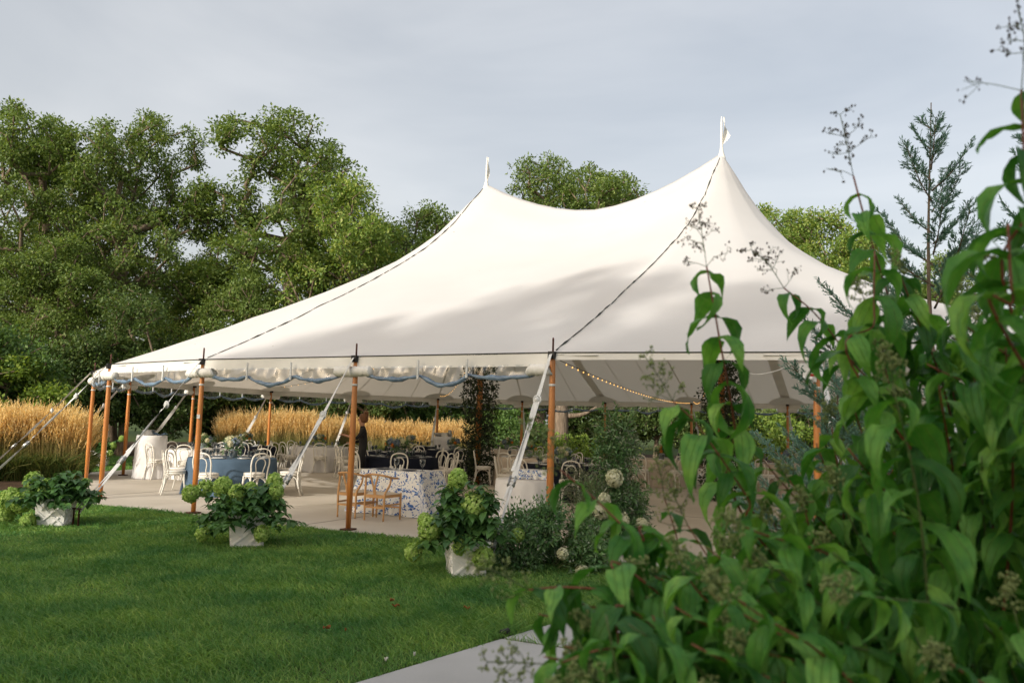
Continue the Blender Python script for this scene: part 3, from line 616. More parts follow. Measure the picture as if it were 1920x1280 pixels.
def centerpiece(seed, scale=1.0):
    rr = random.Random(seed); t = bpy.data.objects.new('flower_arrangement', None); COL.objects.link(t)
    MB().lathe([(.05, 0), (.07, .01), (.085, .10), (.075, .15), (.08, .16)], 14).build('vase', M['vase_glass'], t)
    kinds = ['white_bloom', 'cream_bloom', 'blue_bloom', 'orange_bloom', 'cream_bloom', 'white_bloom', 'blue_bloom', 'cream_bloom', 'orange_bloom', 'white_bloom']
    for i in range(10):
        a = i*2.4+rr.uniform(-.3, .3); r = .05+.13*(i % 4)/3; z = .24+.10*(1-(i % 4)/3)+rr.uniform(-.02, .03)
        R = {'blue_bloom': .075, 'white_bloom': .06, 'cream_bloom': .05, 'orange_bloom': .042}[kinds[i]]*rr.uniform(.85, 1.15)
        V, F = floret_ball(R, 110, R*.62); V = V+np.array([r*math.cos(a), r*math.sin(a), z]); link('blossom', arr_mesh('blossom', V, F), t, M[kinds[i]])
    n = 260; d = rnd_dirs(n, .7); P = np.array([0, 0, .18])+d*rng.uniform(.05, .2, (n, 1)); V, F = cards(P, d+.5*rnd_dirs(n), rnd_dirs(n, .6), rng.uniform(.05, .10, n), .028, 'k')
    link('foliage', arr_mesh('foliage', V, F), t, M['arr_leaf']); t.scale = (scale,)*3; return t
CP = [centerpiece(3), centerpiece(8), centerpiece(21)]; CPU = [0, 0, 0]
def place_centerpiece(k, x, y, z, rz, label, sc=1.0):
    o = CP[k] if not CPU[k] else copy_tree(CP[k]); CPU[k] = 1; o.location = (x, y, z); o.rotation_euler = (0, 0, rz); o.scale = (sc,)*3
    return tag(o, label, 'flowers', 'table centrepieces')
# (name in labels, pixel u, depth, cloth, seats taken as direction index, seat phase, set with glasses)
TABLES = [('slate blue table', 437, 17.5, 'cloth_slate', (0, 1, 2, 3, 4, 5, 6, 7), -.12, 8),
          ('white table behind the slate one', 380, 21.6, 'cloth_white', (0, 2, 3, 4, 5, 6), .1, 6),
          ('navy table by the tall grass', 459, 24.9, 'cloth_navy', (0, 2, 6, 7), .25, 6),
          ('white table before the golden grass', 598, 26.0, 'cloth_white', (0, 3, 4, 5, 6, 7), .2, 6),
          ('navy table behind the flowered one', 752, 20.0, 'cloth_navy', (0, 1, 3, 4, 5, 6, 7), .16, 8),
          ('navy table beside the person', 735, 23.3, 'cloth_navy', (0, 1, 3, 4, 5), .3, 6),
          ('navy table farthest back', 770, 29.0, 'cloth_navy', (0, 4, 6), 0., 6),
          ('navy table left of the vine', 850, 26.0, 'cloth_navy', (0, 1, 3, 4, 6, 7), .2, 6),
          ('beige-shaded table right of the vine', 992, 22.0, 'cloth_shaded_white', (0, 3, 4, 5, 6, 7), .3, 6),
          ('navy table behind the corner pole', 1057, 18.4, 'cloth_navy', (0, 1, 2, 3, 4, 5, 6), .1, 8),
          ('beige-shaded table under the back eave', 950, 28.5, 'cloth_shaded_white', (0, 4, 5, 6, 7), .2, 5),
          ('beige-shaded table right of the greenery', 1240, 23.4, 'cloth_shaded_white', (0, 1, 3, 4, 5, 6, 7), .2, 6),
          ('beige-shaded table behind the juniper', 1480, 22.0, 'cloth_shaded_white', (3, 4, 5, 6), 0., 5)]
for ti, (nm, u, Y, cl, seats, ph, ng) in enumerate(TABLES):
    x = at(u, 850, Y=Y)[0]; rr = random.Random(ti+5)
    t = thing('round_table', 'round '+nm.replace('table', 'clothed table', 1), 'table', (x, Y, 0.002), rr.uniform(0, 6), 'round guest tables')
    cloth_round(.905, .76, ti, 15+ti % 3).build('tablecloth', M[cl], t); MB().lathe([(.82, .715), (.85, .72), (.85, .745), (.82, .75)], 40).build('tabletop', M['oak'], t)
    for k in seats:
        a = k*PI/4+ph+rr.uniform(-.1, .1); r = 1.16+rr.uniform(-.06, .16)
        place_chair(x+r*math.cos(a), Y+r*math.sin(a), a+PI/2+rr.uniform(-.22, .22), f'white bentwood chair on the {DIRN[k]} side of the {nm}', 'bentwood chairs at the round tables')
    for k in range(ng):
        a = 2*PI*k/ng+ph; c = (x+.68*math.cos(a), Y+.68*math.sin(a))
        o = link('plate', plt_me if ti != 4 else pln_me); o.location = (*c, .763); tag(o, f'small plate laid on the {nm}', 'plate', f'plates on the {nm}')
        n_ = link('napkin', nap_me); n_.location = (*c, .787); n_.rotation_euler = (0, 0, a+.4); tag(n_, f'folded pale napkin on a plate of the {nm}', 'napkin', f'napkins on the {nm}')
        for g_ in range(2 if ti in (0, 1, 4, 9) else 1):
            a2 = a+.22+.17*g_; o = link('goblet', gob_me); o.location = (x+.60*math.cos(a2), Y+.60*math.sin(a2), .763); tag(o, f'smoky blue stemmed goblet on the {nm}', 'goblet', f'goblets on the {nm}')
    place_centerpiece(ti % 3, x, Y, .762, rr.uniform(0, 6), f'low centrepiece of mixed blooms on the {nm}', 1.15 if ti in (0, 4) else 1.0)
# sweetheart table in a blue flowered cloth, two wishbone chairs
FX, FY, FR = -1.93, 14.70, -.46
t = thing('sweetheart_table', 'small rectangular table in a floor-length blue and white flowered cloth', 'table', (FX, FY, .002), FR)
V, F, UV = cloth_rect(.62, .36, .76, 4); link('tablecloth', arr_mesh('tablecloth', V, F, True, UV), t, M['floral_print']); MB().box((0, 0, .735), (1.16, .64, .02)).build('tabletop', M['oak'], t, False)
wb = make_wishbone(); wb2 = copy_tree(wb)
def loc2(dx, dy): return (FX+dx*math.cos(FR)-dy*math.sin(FR), FY+dx*math.sin(FR)+dy*math.cos(FR))
for o, dx, dy, rz, lb in ((wb, .36, -1.10, FR+.02, 'natural oak wishbone chair with woven seat, the one nearer the hydrangea at the flowered table'), (wb2, -.22, -1.06, FR-.03, 'natural oak wishbone chair half hidden by the wooden tent pole at the flowered table')):
    o.location = (*loc2(dx, dy), .002); o.rotation_euler = (0, 0, rz); tag(o, lb, 'chair', 'wishbone chairs at the flowered table')
for i, dx in enumerate((-.3, .25)):
    o = link('plate', pln_me); o.location = (*loc2(dx, -.14), .765); tag(o, f'dark navy plate on the flowered table, {"left" if i == 0 else "right"} setting', 'plate', 'navy plates on the flowered table')
    o = link('goblet', gob_me); o.location = (*loc2(dx+.24, -.08), .765); o.scale = (1.25,)*3; tag(o, f'smoky blue goblet beside the {"left" if i == 0 else "right"} navy plate on the flowered table', 'goblet', 'goblets on the flowered table')
shk = MB().lathe([(.018, 0), (.02, .01), (.016, .06), (.012, .075), (.013, .09), (.004, .098)], 10).mesh('shaker'); shk.materials.append(M['paper_white'])
for i in range(2): o = link('shaker', shk); o.location = (*loc2(.03+.05*i, -.1), .765); tag(o, f'small white shaker on the flowered table, {"nearer the left plate" if i == 0 else "nearer the right plate"}', 'shaker', 'salt and pepper shakers')
o = MB().box((0, 0, .025), (.07, .03, .05)).build('place_card', M['paper_white'], None, False); o.location = (*loc2(-.24, .02), .765); tag(o, 'small cream place card standing on the flowered table', 'card')
# high tables under white cloths
x, Y = at(283, 850, Y=21)[0], 21
t = thing('cocktail_table', 'tall cocktail table under a white cloth at the left end of the patio', 'table', (x, Y, .002)); cloth_round(.36, 1.10, 31, 9, .05).build('tablecloth', M['cloth_white'], t); MB().lathe([(.33, 1.06), (.35, 1.065), (.35, 1.085), (.33, 1.09)], 24).build('tabletop', M['oak'], t)
o = MB().lathe([(.13, 0), (.16, .02), (.17, .13), (.18, .135), (.165, .13), (.15, .03), (.01, .02)], 20).build('basin', M['steel']); o.location = (x-.08, Y-.02, 1.106); tag(o, 'steel basin on the white cocktail table', 'basin')
t = thing('folded_cloth', 'crumpled dark blue cloth beside the steel basin', 'cloth', (x+.22, Y-.06, 1.104)); mb = MB(); mb.grid([[(.11*i-.16, .07*j-.1, .03+.03*math.sin(i*2.1+j)+.02*math.cos(j*1.7)) for i in range(4)] for j in range(4)]); mb.build('fabric', M['cloth_slate'], t)
o = MB().lathe([(.11, 0), (.115, .01), (.135, .33), (.14, .33), (.128, .32), (.11, .03), (.01, .02)], 20).build('bin', M['box_plastic']); o.location = (*at(268, 891, 0)[:2], .002); tag(o, 'cream waste bin in front of the tall cocktail table', 'bin')
x, Y = at(985, 850, Y=13.15)[0], 13.15
t = thing('cake_table', 'small round table in a pale white cloth behind the corner greenery', 'table', (x, Y, .002)); cloth_round(.46, .76, 51, 11, .14).build('tablecloth', M['cloth_white'], t); MB().lathe([(.43, .72), (.45, .725), (.45, .745), (.43, .75)], 24).build('tabletop', M['oak'], t)
V, F, UV = cloth_rect(.26, .17, .15, 9, .03); o = link('fabric_box', arr_mesh('fabric_box', V, F, True, np.array(UV)*1.3), None, M['floral_print']); o.location = (x+.13, Y+.02, .763); o.rotation_euler = (0, 0, -.2); tag(o, 'blue and white flowered cloth box on the small white table', 'box')
x, Y = at(831, 850, Y=30.2)[0], 30.2
t = thing('service_table', 'tall white-clothed service table under the back eave', 'table', (x, Y, .002)); cloth_round(.36, 1.12, 77, 9, .06).build('tablecloth', M['cloth_white'], t); MB().lathe([(.33, 1.08), (.35, 1.085), (.35, 1.105), (.33, 1.11)], 24).build('tabletop', M['oak'], t)
o = MB().lathe([(.10, 0), (.16, .05), (.18, .13), (.17, .13), (.14, .05), (.01, .02)], 16).build('bowl', M['steel']); o.location = (x-.2, Y-.05, 1.128); tag(o, 'dull metal bowl on the back service table', 'bowl')
t = thing('pitcher', 'metal pitcher on the back service table', 'pitcher', (x+.22, Y, 1.126)); MB().lathe([(.06, 0), (.085, .03), (.08, .14), (.055, .2), (.065, .24)], 14).build('body', M['steel'], t); MB().tube(curve([(.06, 0, .2), (.13, 0, .19), (.13, 0, .08), (.08, 0, .05)], 4), .01, 6).build('handle', M['steel'], t)
o = MB().box((0, 0, .07), (.22, .16, .14)).build('napkin_holder', M['paper_white'], None, False); o.location = (x+.03, Y-.1, 1.126); tag(o, 'pale stack of napkins on the back service table', 'napkins')

# ---------------------------------------------------------------- string lights, emergency light box
def string_lights(pts, sag, label, step=.36):
    P = []
    for a, b, sg in zip(pts[:-1], pts[1:], sag):
        a, b = np.array(a), np.array(b); n = max(4, int(np.linalg.norm(b-a)/step))
        P += [a+(b-a)*k/n-np.array([0, 0, sg*4*(k/n)*(1-k/n)]) for k in range(n)]
    P.append(np.array(pts[-1])); t = thing('string_lights', label, 'string lights', tuple(P[0]), 0, 'strings of warm bulbs')
    MB().tube([q-P[0] for q in P], .005, 5).build('cord', M['eave_rope'], t)
    me = sphere(.010, (0, 0, -.02), 1.2).mesh('bulb'); me.materials.append(M['bulb_glow'])
    for q in P[1:-1]: o = link('bulb', me, t); o.location = q-P[0]
pk = [w2(-TL/2, 0), w2(TL/2, 0)]
def near(p, q, s): return (p[0]+(q[0]-p[0])*s, p[1]+(q[1]-p[1])*s)
string_lights([(*near(POLES[2], POLES[12], .02), 2.52), (*near(POLES[2], POLES[12], .98), 2.58)], [.16], 'string of warm bulbs running from the corner pole to the back eave')
string_lights([(*near(pk[1], POLES[12], .02), 4.1), (*near(pk[1], POLES[12], .93), 2.65)], [.7], 'string of warm bulbs behind the upright leafy stem')
string_lights([(*near(pk[0], POLES[15], .03), 4.0), (*near(pk[0], POLES[15], .96), 2.68)], [.5], 'string of warm bulbs above the service table')
string_lights([(*near(pk[0], POLES[17], .03), 4.0), (*near(pk[0], POLES[17], .96), 2.68)], [.15], 'string of warm bulbs under the left end of the roof')
px, py = POLES[3]
t = thing('emergency_light', 'white emergency light box with a red mark fixed to the right pole', 'light box', (px-.12, py-.02, 2.34), -.1)
bx = MB(); bx.box((0, 0, 0), (.19, .09, .22)); bx.build('case', M['box_plastic'], t, False); MB().box((.045, -.048, -.03), (.05, .008, .028)).build('red_mark', M['red_plastic'], t, False)
for s in (-1, 1): sphere(.028, (.04*s-.01, -.055, -.075)).build('lamp_head', M['plate_white'], t)
MB().tube(curve([(0, 0, .11), (.02, 0, .20), (.12, .02, .20), (.13, .02, .08)], 5), .008, 6).build('cable', M['webbing'], t)
MB().tube(curve([(-.1, .05, .14), (-.35, .2, .02), (-.62, .3, .0), (-.8, .35, .2)], 6), .006, 6).build('cable', M['webbing'], t)

# ---------------------------------------------------------------- hydrangeas in lattice planters
def make_planter():
    t = bpy.data.objects.new('planter', None); COL.objects.link(t); pp = M['planter_paint']; h, a0, a1 = .34, .165, .195
    for k in range(4):
        Rz = Matrix.Rotation(k*PI/2, 3, 'Z'); mb = MB()
        mb.add([Rz @ Vector(q) for q in [(-a0, -a0, 0), (a0, -a0, 0), (a1, -a1, h), (-a1, -a1, h)]]+[Rz @ Vector(q) for q in [(-a0+.02, -a0+.02, 0), (a0-.02, -a0+.02, 0), (a1-.02, -a1+.02, h), (-a1+.02, -a1+.02, h)]], [(0, 1, 2, 3), (7, 6, 5, 4), (3, 2, 6, 7)])
        pn = mb.build('panel', pp, t, False)
        def on(x, z): f = a0+(a1-a0)*z/h; return Rz @ Vector((x*f, -f-.006, z))
        n_ = Rz @ Vector((0, -1, .09))
        for (x0, z0, x1, z1) in ((-.9, .035, .9, .305), (-.9, .305, -.1, .187), (.1, .155, .9, .035), (-.9, .20, -.38, .125), (.38, .215, .9, .14), (-.62, .215, -.15, .30), (.15, .045, .62, .125)):
            mb = MB(); mb.bar(on(x0, z0), on(x1, z1), .020, .016, n_); mb.build('lattice_strip', pp, pn, False)
        mb = MB(); mb.bar(on(-.93, .012), on(.93, .012), .03, .02, n_); mb.build('base_strip', pp, pn, False)
    mb = MB()
    for k in range(4):
        Rz = Matrix.Rotation(k*PI/2, 3, 'Z'); mb.bar(Rz @ Vector((-a1-.012+(.05 if k % 2 else 0), -a1+.006, h+.01)), Rz @ Vector((a1+.012-(.05 if k % 2 else 0), -a1+.006, h+.01)), .05, .026)
    mb.build('rim', pp, t, False); MB().box((0, 0, h-.05), (.33, .33, .02)).build('soil', M['soil'], t, False); return t
def make_hydrangea(seed, hgt, spread, heads, nst=26):
    """heads: list of (x, y, z, radius); leafy stems around"""
    rr = np.random.default_rng(seed); t = bpy.data.objects.new('hydrangea', None); COL.objects.link(t)
    tips = [np.array(h[:3]) for h in heads]
    while len(tips) < nst:
        a = rr.uniform(0, 2*PI); q = rr.uniform(.25, 1)**.7; tips.append(np.array([spread*q*math.cos(a), spread*q*math.sin(a), hgt*(1.02-1.0*q**1.7)*rr.uniform(.72, 1.0)-.04*q]))
    mb = MB(); LP, LD, LN, LL = [], [], [], []
    for i, tp in enumerate(tips):
        b = np.array([rr.uniform(-.1, .1), rr.uniform(-.1, .1), .0]); md = (b+tp)/2+np.array([-(tp[0]-b[0])*.12, -(tp[1]-b[1])*.12, .10*hgt]); c = curve([b, md, tp], 6)
        mb.tube(c, [.007-.004*k/(len(c)-1) for k in range(len(c))], 5)
        for k in range(3, len(c)):
            for s in range(2):
                a = (k % 2)*PI/2+s*PI+rr.uniform(-.5, .5); d = np.array([math.cos(a), math.sin(a), rr.uniform(-.55, .15)]); LP.append(c[k]); LD.append(d); LN.append(np.array([d[0]*.5, d[1]*.5, 1.])+rr.normal(size=3)*.25); LL.append(rr.uniform(.09, .15)*(.75+.25*(k < len(c)-1)))
    mb.build('stems', M['stem_green'], t)
    LP, LD, LN, LL = map(np.array, (LP, LD, LN, LL)); n = len(LP)
    # pointed oval leaf, folded at the midrib, tip drooping: 6 quads
    D = unit(LD); Sd = unit(np.cross(D, LN)); Nn = np.cross(Sd, D); prof = [(0, .02), (.18, .30), (.42, .40), (.68, .29), (.88, .11), (1, .0)]; rows = []
    for f, wd in prof:
        c = LP+D*(LL*f)[:, None]-np.array([0, 0, 1.])*(LL*.34*f*f)[:, None]
        rows += [c-Sd*(LL*wd*.85)[:, None]+Nn*(LL*wd*.22)[:, None], c, c+Sd*(LL*wd*.85)[:, None]+Nn*(LL*wd*.22)[:, None]]
    V = np.stack(rows, 1).reshape(-1, 3); f = []
    for r in range(len(prof)-1):
        for k in range(2): f.append((r*3+k, r*3+k+1, r*3+k+4, r*3+k+3))
    Fc = (np.array(f)[None]+(np.arange(n)*18)[:, None, None])
    for i in range(0, n): pass
    o = link('leaves', arr_mesh('leaves', V, Fc.reshape(-1, 4), True), t, M['hydrangea_leaf']); o['kind'] = 'stuff'
    for (x, y, z, R) in heads:
        V, F = floret_ball(R, 420, R*.34, 1.12, .10); V = V+np.array([x, y, z]); h = link('flower_head', arr_mesh('flower_head', V, F), t, M['hydrangea_bloom'])
        V, F = floret_ball(R*.8, 60, R*.6, 1.1, .02); link('core', arr_mesh('core', V+np.array([x, y, z]), F), h, M['hydrangea_bloom'])
    return t
def pix_heads(base, lst):
    """flower heads where the photograph shows them: (u, v, depth offset, radius) -> offsets from the plant's base"""
    r = []
    for u, v, dy, R in lst: q = at(u, v, Y=base[1]+dy); r.append((q[0]-base[0], dy, q[2]-base[2], R*1.18))
    return r
pl0 = make_planter(); PLUSED = [0]
def planter(x, y, rz, label, sc=1):
    o = pl0 if not PLUSED[0] else copy_tree(pl0); PLUSED[0] = 1; o.location = (x, y, GZ); o.rotation_euler = (0, 0, rz); o.scale = (sc,)*3; return tag(o, label, 'planter', 'white lattice planters')
def hydr(seed, x, y, lst, label, hgt, spread, nst, sc=1):
    b = (x, y, GZ+.30); o = make_hydrangea(seed, hgt, spread, pix_heads(b, lst), nst); o.location = b; o.rotation_euler = (0, 0, 0); return tag(o, label, 'hydrangea', 'hydrangeas in the white planters')
q = at(95, 986, GZ); planter(q[0], q[1]+.1, .15, 'white lattice planter under the hydrangea by the left stake', 1.1)
hydr(1, q[0], q[1]+.1, [(90, 915, -.1, .10), (62, 902, .1, .10), (22, 935, 0, .12), (40, 942, -.1, .11), (112, 925, 0, .09), (10, 965, .1, .1), (52, 978, -.3, .085), (160, 905, .1, .05)], 'hydrangea with green flower heads at the left edge of the lawn', .66, .70, 74)
q = at(457, 1024, GZ); planter(q[0], q[1]+.1, .35, 'white lattice planter standing on the lawn in front of the slate blue table', 1.12)
hydr(2, q[0], q[1]+.1, [(358, 925, 0, .085), (385, 915, .1, .085), (418, 912, -.05, .095), (445, 925, -.2, .085), (470, 918, 0, .075), (515, 903, .05, .085), (517, 921, -.05, .08), (490, 1000, -.3, .075), (380, 1000, -.2, .07)], 'bushy hydrangea with lime flower heads in the middle of the lawn', .66, .68, 84)
q = at(872, 1080, GZ); planter(q[0], q[1]+.1, .28, 'white lattice planter at the foot of the corner greenery', 1.05)
hydr(3, q[0], q[1]+.12, [(858, 898, 0, .085), (888, 948, -.15, .105), (806, 992, -.1, .10), (862, 1022, -.25, .07), (906, 1046, -.28, .09), (775, 1035, 0, .075), (845, 918, .1, .05), (900, 922, .1, .045), (796, 975, .1, .06)], 'tall hydrangea with round lime flower heads beside the corner greenery', 1.0, .55, 74)
q = (-12.9, 25.6); planter(q[0], q[1], .3, 'white lattice planter on the grass behind the left poles', 1.35)
hydr(4, q[0], q[1], [(212, 835, 0, .08), (206, 850, -.1, .08), (228, 822, .1, .07)], 'sunlit hydrangea on the grass behind the left poles', .95, .5, 44)

# ---------------------------------------------------------------- corner greenery
def leafy(n, centers, rad, L, Wd, kind='k', up=.4, sq=1.0):
    ci = rng.integers(0, len(centers), n); c = np.array(centers)[ci]; rd = np.array(rad)[ci] if hasattr(rad, '__len__') else rad
    d = rnd_dirs(n); P = c+d*(np.asarray(rd)*rng.uniform(.35, 1, n)**.6)[:, None]*np.array([1, 1, sq]); D = unit(d+rnd_dirs(n, up)*.9)
    return cards(P, D, rnd_dirs(n, .8)+.4*d, L*rng.uniform(.6, 1.3, n), Wd*rng.uniform(.7, 1.2, n), kind, .12, .15)
def bloom(parent, p, R, mat, n=380):
    V, F = floret_ball(R, n, R*.36, 1.0, .1); h = link('flower_head', arr_mesh('flower_head', V+np.array(p), F), parent, M[mat]); V, F = floret_ball(R*.78, 60, R*.6); link('core', arr_mesh('core', V+np.array(p), F), h, M[mat])
b = at(1000, 1078, GZ); b = np.array([b[0]+.05, b[1]+.45, GZ])
t = thing('greenery_mound', 'low dense mound of dark greenery with white blooms at the foot of the corner pole', 'floral mound', tuple(b))
cs = []; rs = []
for i in range(46):
    x = rng.uniform(-.62, .75); hmax = .62*(1-(x/.95)**2)+.05; z = rng.uniform(.05, 1)*hmax; cs.append((x, rng.uniform(-.36, .4), z)); rs.append(rng.uniform(.10, .2))
V1 = leafy(9500, cs, rs, .066, .029); V2 = leafy(900, [(c[0], c[1], c[2]+.12) for c in cs if c[2] > .25], .16, .06, .022, up=1.4)
V, F = merge([V1, V2]); o = link('foliage', arr_mesh('foliage', V, F), t, M['arr_leaf']); o['kind'] = 'stuff'
V, F = leafy(2000, cs, rs, .055, .022); o = link('pale_sprigs', arr_mesh('pale_sprigs', V, F), t, M['olive_leaf']); o['kind'] = 'stuff'
mb = MB()
for c in cs: mb.tube(curve([(c[0]*.4, c[1]*.4, 0), (c[0]*.7, c[1]*.7, c[2]*.7), c], 3), .006, 5)
for i in range(26):
    c = cs[i]; mb.tube(curve([c, (c[0]+rng.uniform(-.1, .1), c[1], c[2]+.15), (c[0]+rng.uniform(-.15, .15), c[1], c[2]+.32)], 3), .003, 4)
mb.build('stems', M['stem_green'], t)
for u, v, dy, R, mt in ((970, 1003, -.35, .075, 'hydrangea_bloom'), (1055, 1037, -.4, .06, 'white_bloom'), (1092, 1072, -.4, .075, 'white_bloom')):
    p_ = at(u, v, Y=b[1]+dy)-b; bloom(t, p_, R, mt)
b = np.array([*at(1152, 1000, 0)[:2], 0.0]); b[1] = 10.9; b[0] = at(1152, 900, Y=10.9)[0]
t = thing('floral_column', 'tall column of mixed greenery and white hydrangea blooms beside the small white table', 'floral column', tuple(b))
cs = []; rs = []
for i in range(70):
    z = rng.uniform(.0, 1.55); wd = .40*(1-z/1.75)+.12; a = rng.uniform(0, 2*PI); r = wd*rng.uniform(.2, 1)**.5; cs.append((r*math.cos(a)*1.1, r*math.sin(a)*.8, z)); rs.append(rng.uniform(.08, .17))
V, F = leafy(9000, cs, rs, .066, .026); o = link('foliage', arr_mesh('foliage', V, F), t, M['arr_leaf']); o['kind'] = 'stuff'
V, F = leafy(3000, cs[::2], .2, .08, .02, up=.8); o = link('olive_sprigs', arr_mesh('olive_sprigs', V, F), t, M['olive_leaf']); o['kind'] = 'stuff'
mb = MB(); SP = []
for i in range(34):
    a = rng.uniform(0, 2*PI); tipz = rng.uniform(1.35, 1.95); c = curve([(0, 0, .9), (.12*math.cos(a), .1*math.sin(a), tipz-.25), (.28*math.cos(a), .2*math.sin(a), tipz)], 5); mb.tube(c, .004, 4)
    for k in range(3, len(c)): SP += [c[k]]*3
for i in range(60):
    a = rng.uniform(PI, 2*PI) if i < 40 else rng.uniform(0, PI); x0 = -.33+rng.uniform(-.12, .12); mb.tube(curve([(x0, -.15, .1), (x0+rng.uniform(-.08, .08), -.18, .55), (x0+rng.uniform(-.2, .2), -.22, rng.uniform(.75, 1.05))], 4), .0035, 4)
mb.build('stems', M['stem_green'], t); SP = np.array(SP); d = rnd_dirs(len(SP), .3); V, F = cards(SP, d, rnd_dirs(len(SP), .5), rng.uniform(.07, .13, len(SP)), .024, 'k', .12, .15)
link('tip_leaves', arr_mesh('tip_leaves', V, F), t, M['arr_leaf'])
for u, v, dy, R in ((1152, 896, -.35, .105), (1128, 955, -.4, .11), (1166, 975, -.35, .09), (1203, 982, -.25, .075), (1133, 935, -.42, .075)): bloom(t, at(u, v, Y=b[1]+dy)-b, R, 'white_bloom')
# low greenery inside the tent right of the corner pole
def bush(name, label, cat, loc, rx, ry, h, n, mat, L, Wd, group=None, stems=10, ncl=40):
    t = thing(name, label, cat, loc, 0, group); cs = []; rs = []
    for i in range(ncl):
        d = unit(rng.normal(size=3)); q = rng.uniform(.3, 1)**.5; cs.append((d[0]*rx*q, d[1]*ry*q, h*.5+d[2]*h*.46*q)); rs.append(rng.uniform(.16, .3)*min(rx, h)*.9)
    V, F = leafy(n, cs, rs, L, Wd); link('foliage', arr_mesh('foliage', V, F), t, mat); mb = MB()
    for i in range(stems): c = cs[i % ncl]; mb.tube(curve([(c[0]*.2, c[1]*.2, 0), (c[0]*.5, c[1]*.5, c[2]*.6), c], 3), [.02*h/2]*3+[.012*h/2]*3+[.005], 5)
    mb.build('stems', M['bark'], t); return t
# vines wound round the centre poles
for j, (lb, zz) in enumerate((('dark leafy vine wound round the left centre pole', 4.3), ('dark leafy vine wound round the right centre pole', 4.6))):
    X, Y = pk[j]; t = thing('pole_vine', lb, 'vine', (X, Y, 0.0), 0, 'vines round the centre poles'); cs = []
    for i in range(110):
        z = zz*(i/109); a = i*.9; r = .14+.10*(1-z/zz)+rng.uniform(0, .12)+(.14 if 2.0 < z < 3.0 else 0)*rng.uniform(0, 1); cs.append((r*math.cos(a), r*math.sin(a), z))
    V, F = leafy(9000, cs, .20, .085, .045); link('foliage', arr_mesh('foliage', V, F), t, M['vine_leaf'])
    MB().tube([(.11*math.cos(k*.5), .11*math.sin(k*.5), zz*k/80) for k in range(81)], .012, 5).build('stem', M['bark'], t)

# ---------------------------------------------------------------- the person in black
def make_person():
    J = {}; E_ = []; Rd = {}
    def j(n, p, r, par=None): J[n] = p; Rd[n] = r; E_.append((par, n)) if par else None
    # faces -x; base at feet
    j('pel', (0, 0, .96), (.15, .115)); j('sp1', (.015, 0, 1.10), (.13, .105), 'pel'); j('sp2', (.0, 0, 1.25), (.15, .11), 'sp1'); j('chest', (-.015, 0, 1.38), (.155, .11), 'sp2'); j('nkb', (-.01, 0, 1.475), (.07, .065), 'chest'); j('nk', (-.03, 0, 1.53), (.05, .05), 'nkb'); j('hd1', (-.045, 0, 1.60), (.072, .078), 'nk'); j('hd2', (-.04, 0, 1.67), (.082, .09), 'hd1'); j('hd3', (-.03, 0, 1.735), (.055, .06), 'hd2')
    j('chin', (-.11, 0, 1.585), (.03, .03), 'hd1')
    for s, n in ((-1, 'l'), (1, 'r')):
        j('hip'+n, (0, s*.09, .90), (.095, .10), 'pel'); j('kn'+n, (-.03+.05*s, s*.10, .50), (.06, .062), 'hip'+n); j('an'+n, (.03+.05*s, s*.10, .09), (.04, .04), 'kn'+n); j('toe'+n, (-.14+.05*s, s*.11, .04), (.04, .035), 'an'+n)
        j('sh'+n, (0, s*.17, 1.40), (.06, .06), 'chest')
        el, wr, hn = (((-.16, s*.23, 1.20), (-.40, s*.13, 1.27), (-.475, s*.10, 1.285)) if s < 0 else ((-.02, s*.26, 1.14), (-.22, s*.16, 1.10), (-.29, s*.12, 1.105)))
        j('el'+n, el, (.043, .043), 'sh'+n); j('wr'+n, wr, (.027, .024), 'el'+n); j('hn'+n, hn, (.032, .018), 'wr'+n)
        hv = np.array(hn); dv = unit(hv-np.array(wr)); sv = unit(np.cross(dv, [0, 0, 1.]))
        for k, (o_, l) in enumerate(((-.03, .062), (-.01, .075), (.011, .07), (.03, .055))):
            p1 = hv+dv*.03+sv*o_; p2 = p1+dv*l*.55+np.array([0, 0, -.008]); p3 = p2+dv*l*.4+np.array([0, 0, -.02])
            j(f'f{n}{k}a', tuple(p1), (.010, .009), 'hn'+n); j(f'f{n}{k}b', tuple(p2), (.009, .008), f'f{n}{k}a'); j(f'f{n}{k}c', tuple(p3), (.007, .007), f'f{n}{k}b')
        p1 = hv-sv*.035+dv*.0+np.array([0, 0, .012]); p2 = p1+dv*.035-sv*.012+np.array([0, 0, .012]); j('t'+n+'a', tuple(p1), (.011, .011), 'hn'+n); j('t'+n+'b', tuple(p2), (.008, .008), 't'+n+'a')
    names = list(J); me = bpy.data.meshes.new('body'); me.from_pydata([J[n] for n in names], [(names.index(a), names.index(b)) for a, b in E_], []); o = link('body', me)
    md = o.modifiers.new('skin', 'SKIN'); me.skin_vertices or None
    bpy.context.view_layer.objects.active = o
    for i, n in enumerate(names): v = me.skin_vertices[0].data[i]; v.radius = Rd[n]; v.use_root = (n == 'pel')
    sb = o.modifiers.new('sub', 'SUBSURF'); sb.levels = 2; sb.render_levels = 2
    dg = bpy.context.evaluated_depsgraph_get(); m2 = bpy.data.meshes.new_from_object(o.evaluated_get(dg)); bpy.data.objects.remove(o)
    m2.name = 'body'; m2.materials.clear()
    for q in ('skin', 'black_cloth'): m2.materials.append(M[q])
    for pl in m2.polygons:
        c = pl.center; skin = (c.z > 1.50) or (c.x < -.30 and 1.1 < c.z and c.y < 0) or (c.x < -.19 and c.y > 0 and 1.0 < c.z < 1.2)
        pl.material_index = 0 if skin else 1; pl.use_smooth = True
    return m2
t = thing('person', 'person in black clothing with auburn hair in a bun, standing behind the wooden pole', 'person', (at(679, 850, Y=19.3)[0], 19.3, .0), .25)
link('body', make_person(), t)
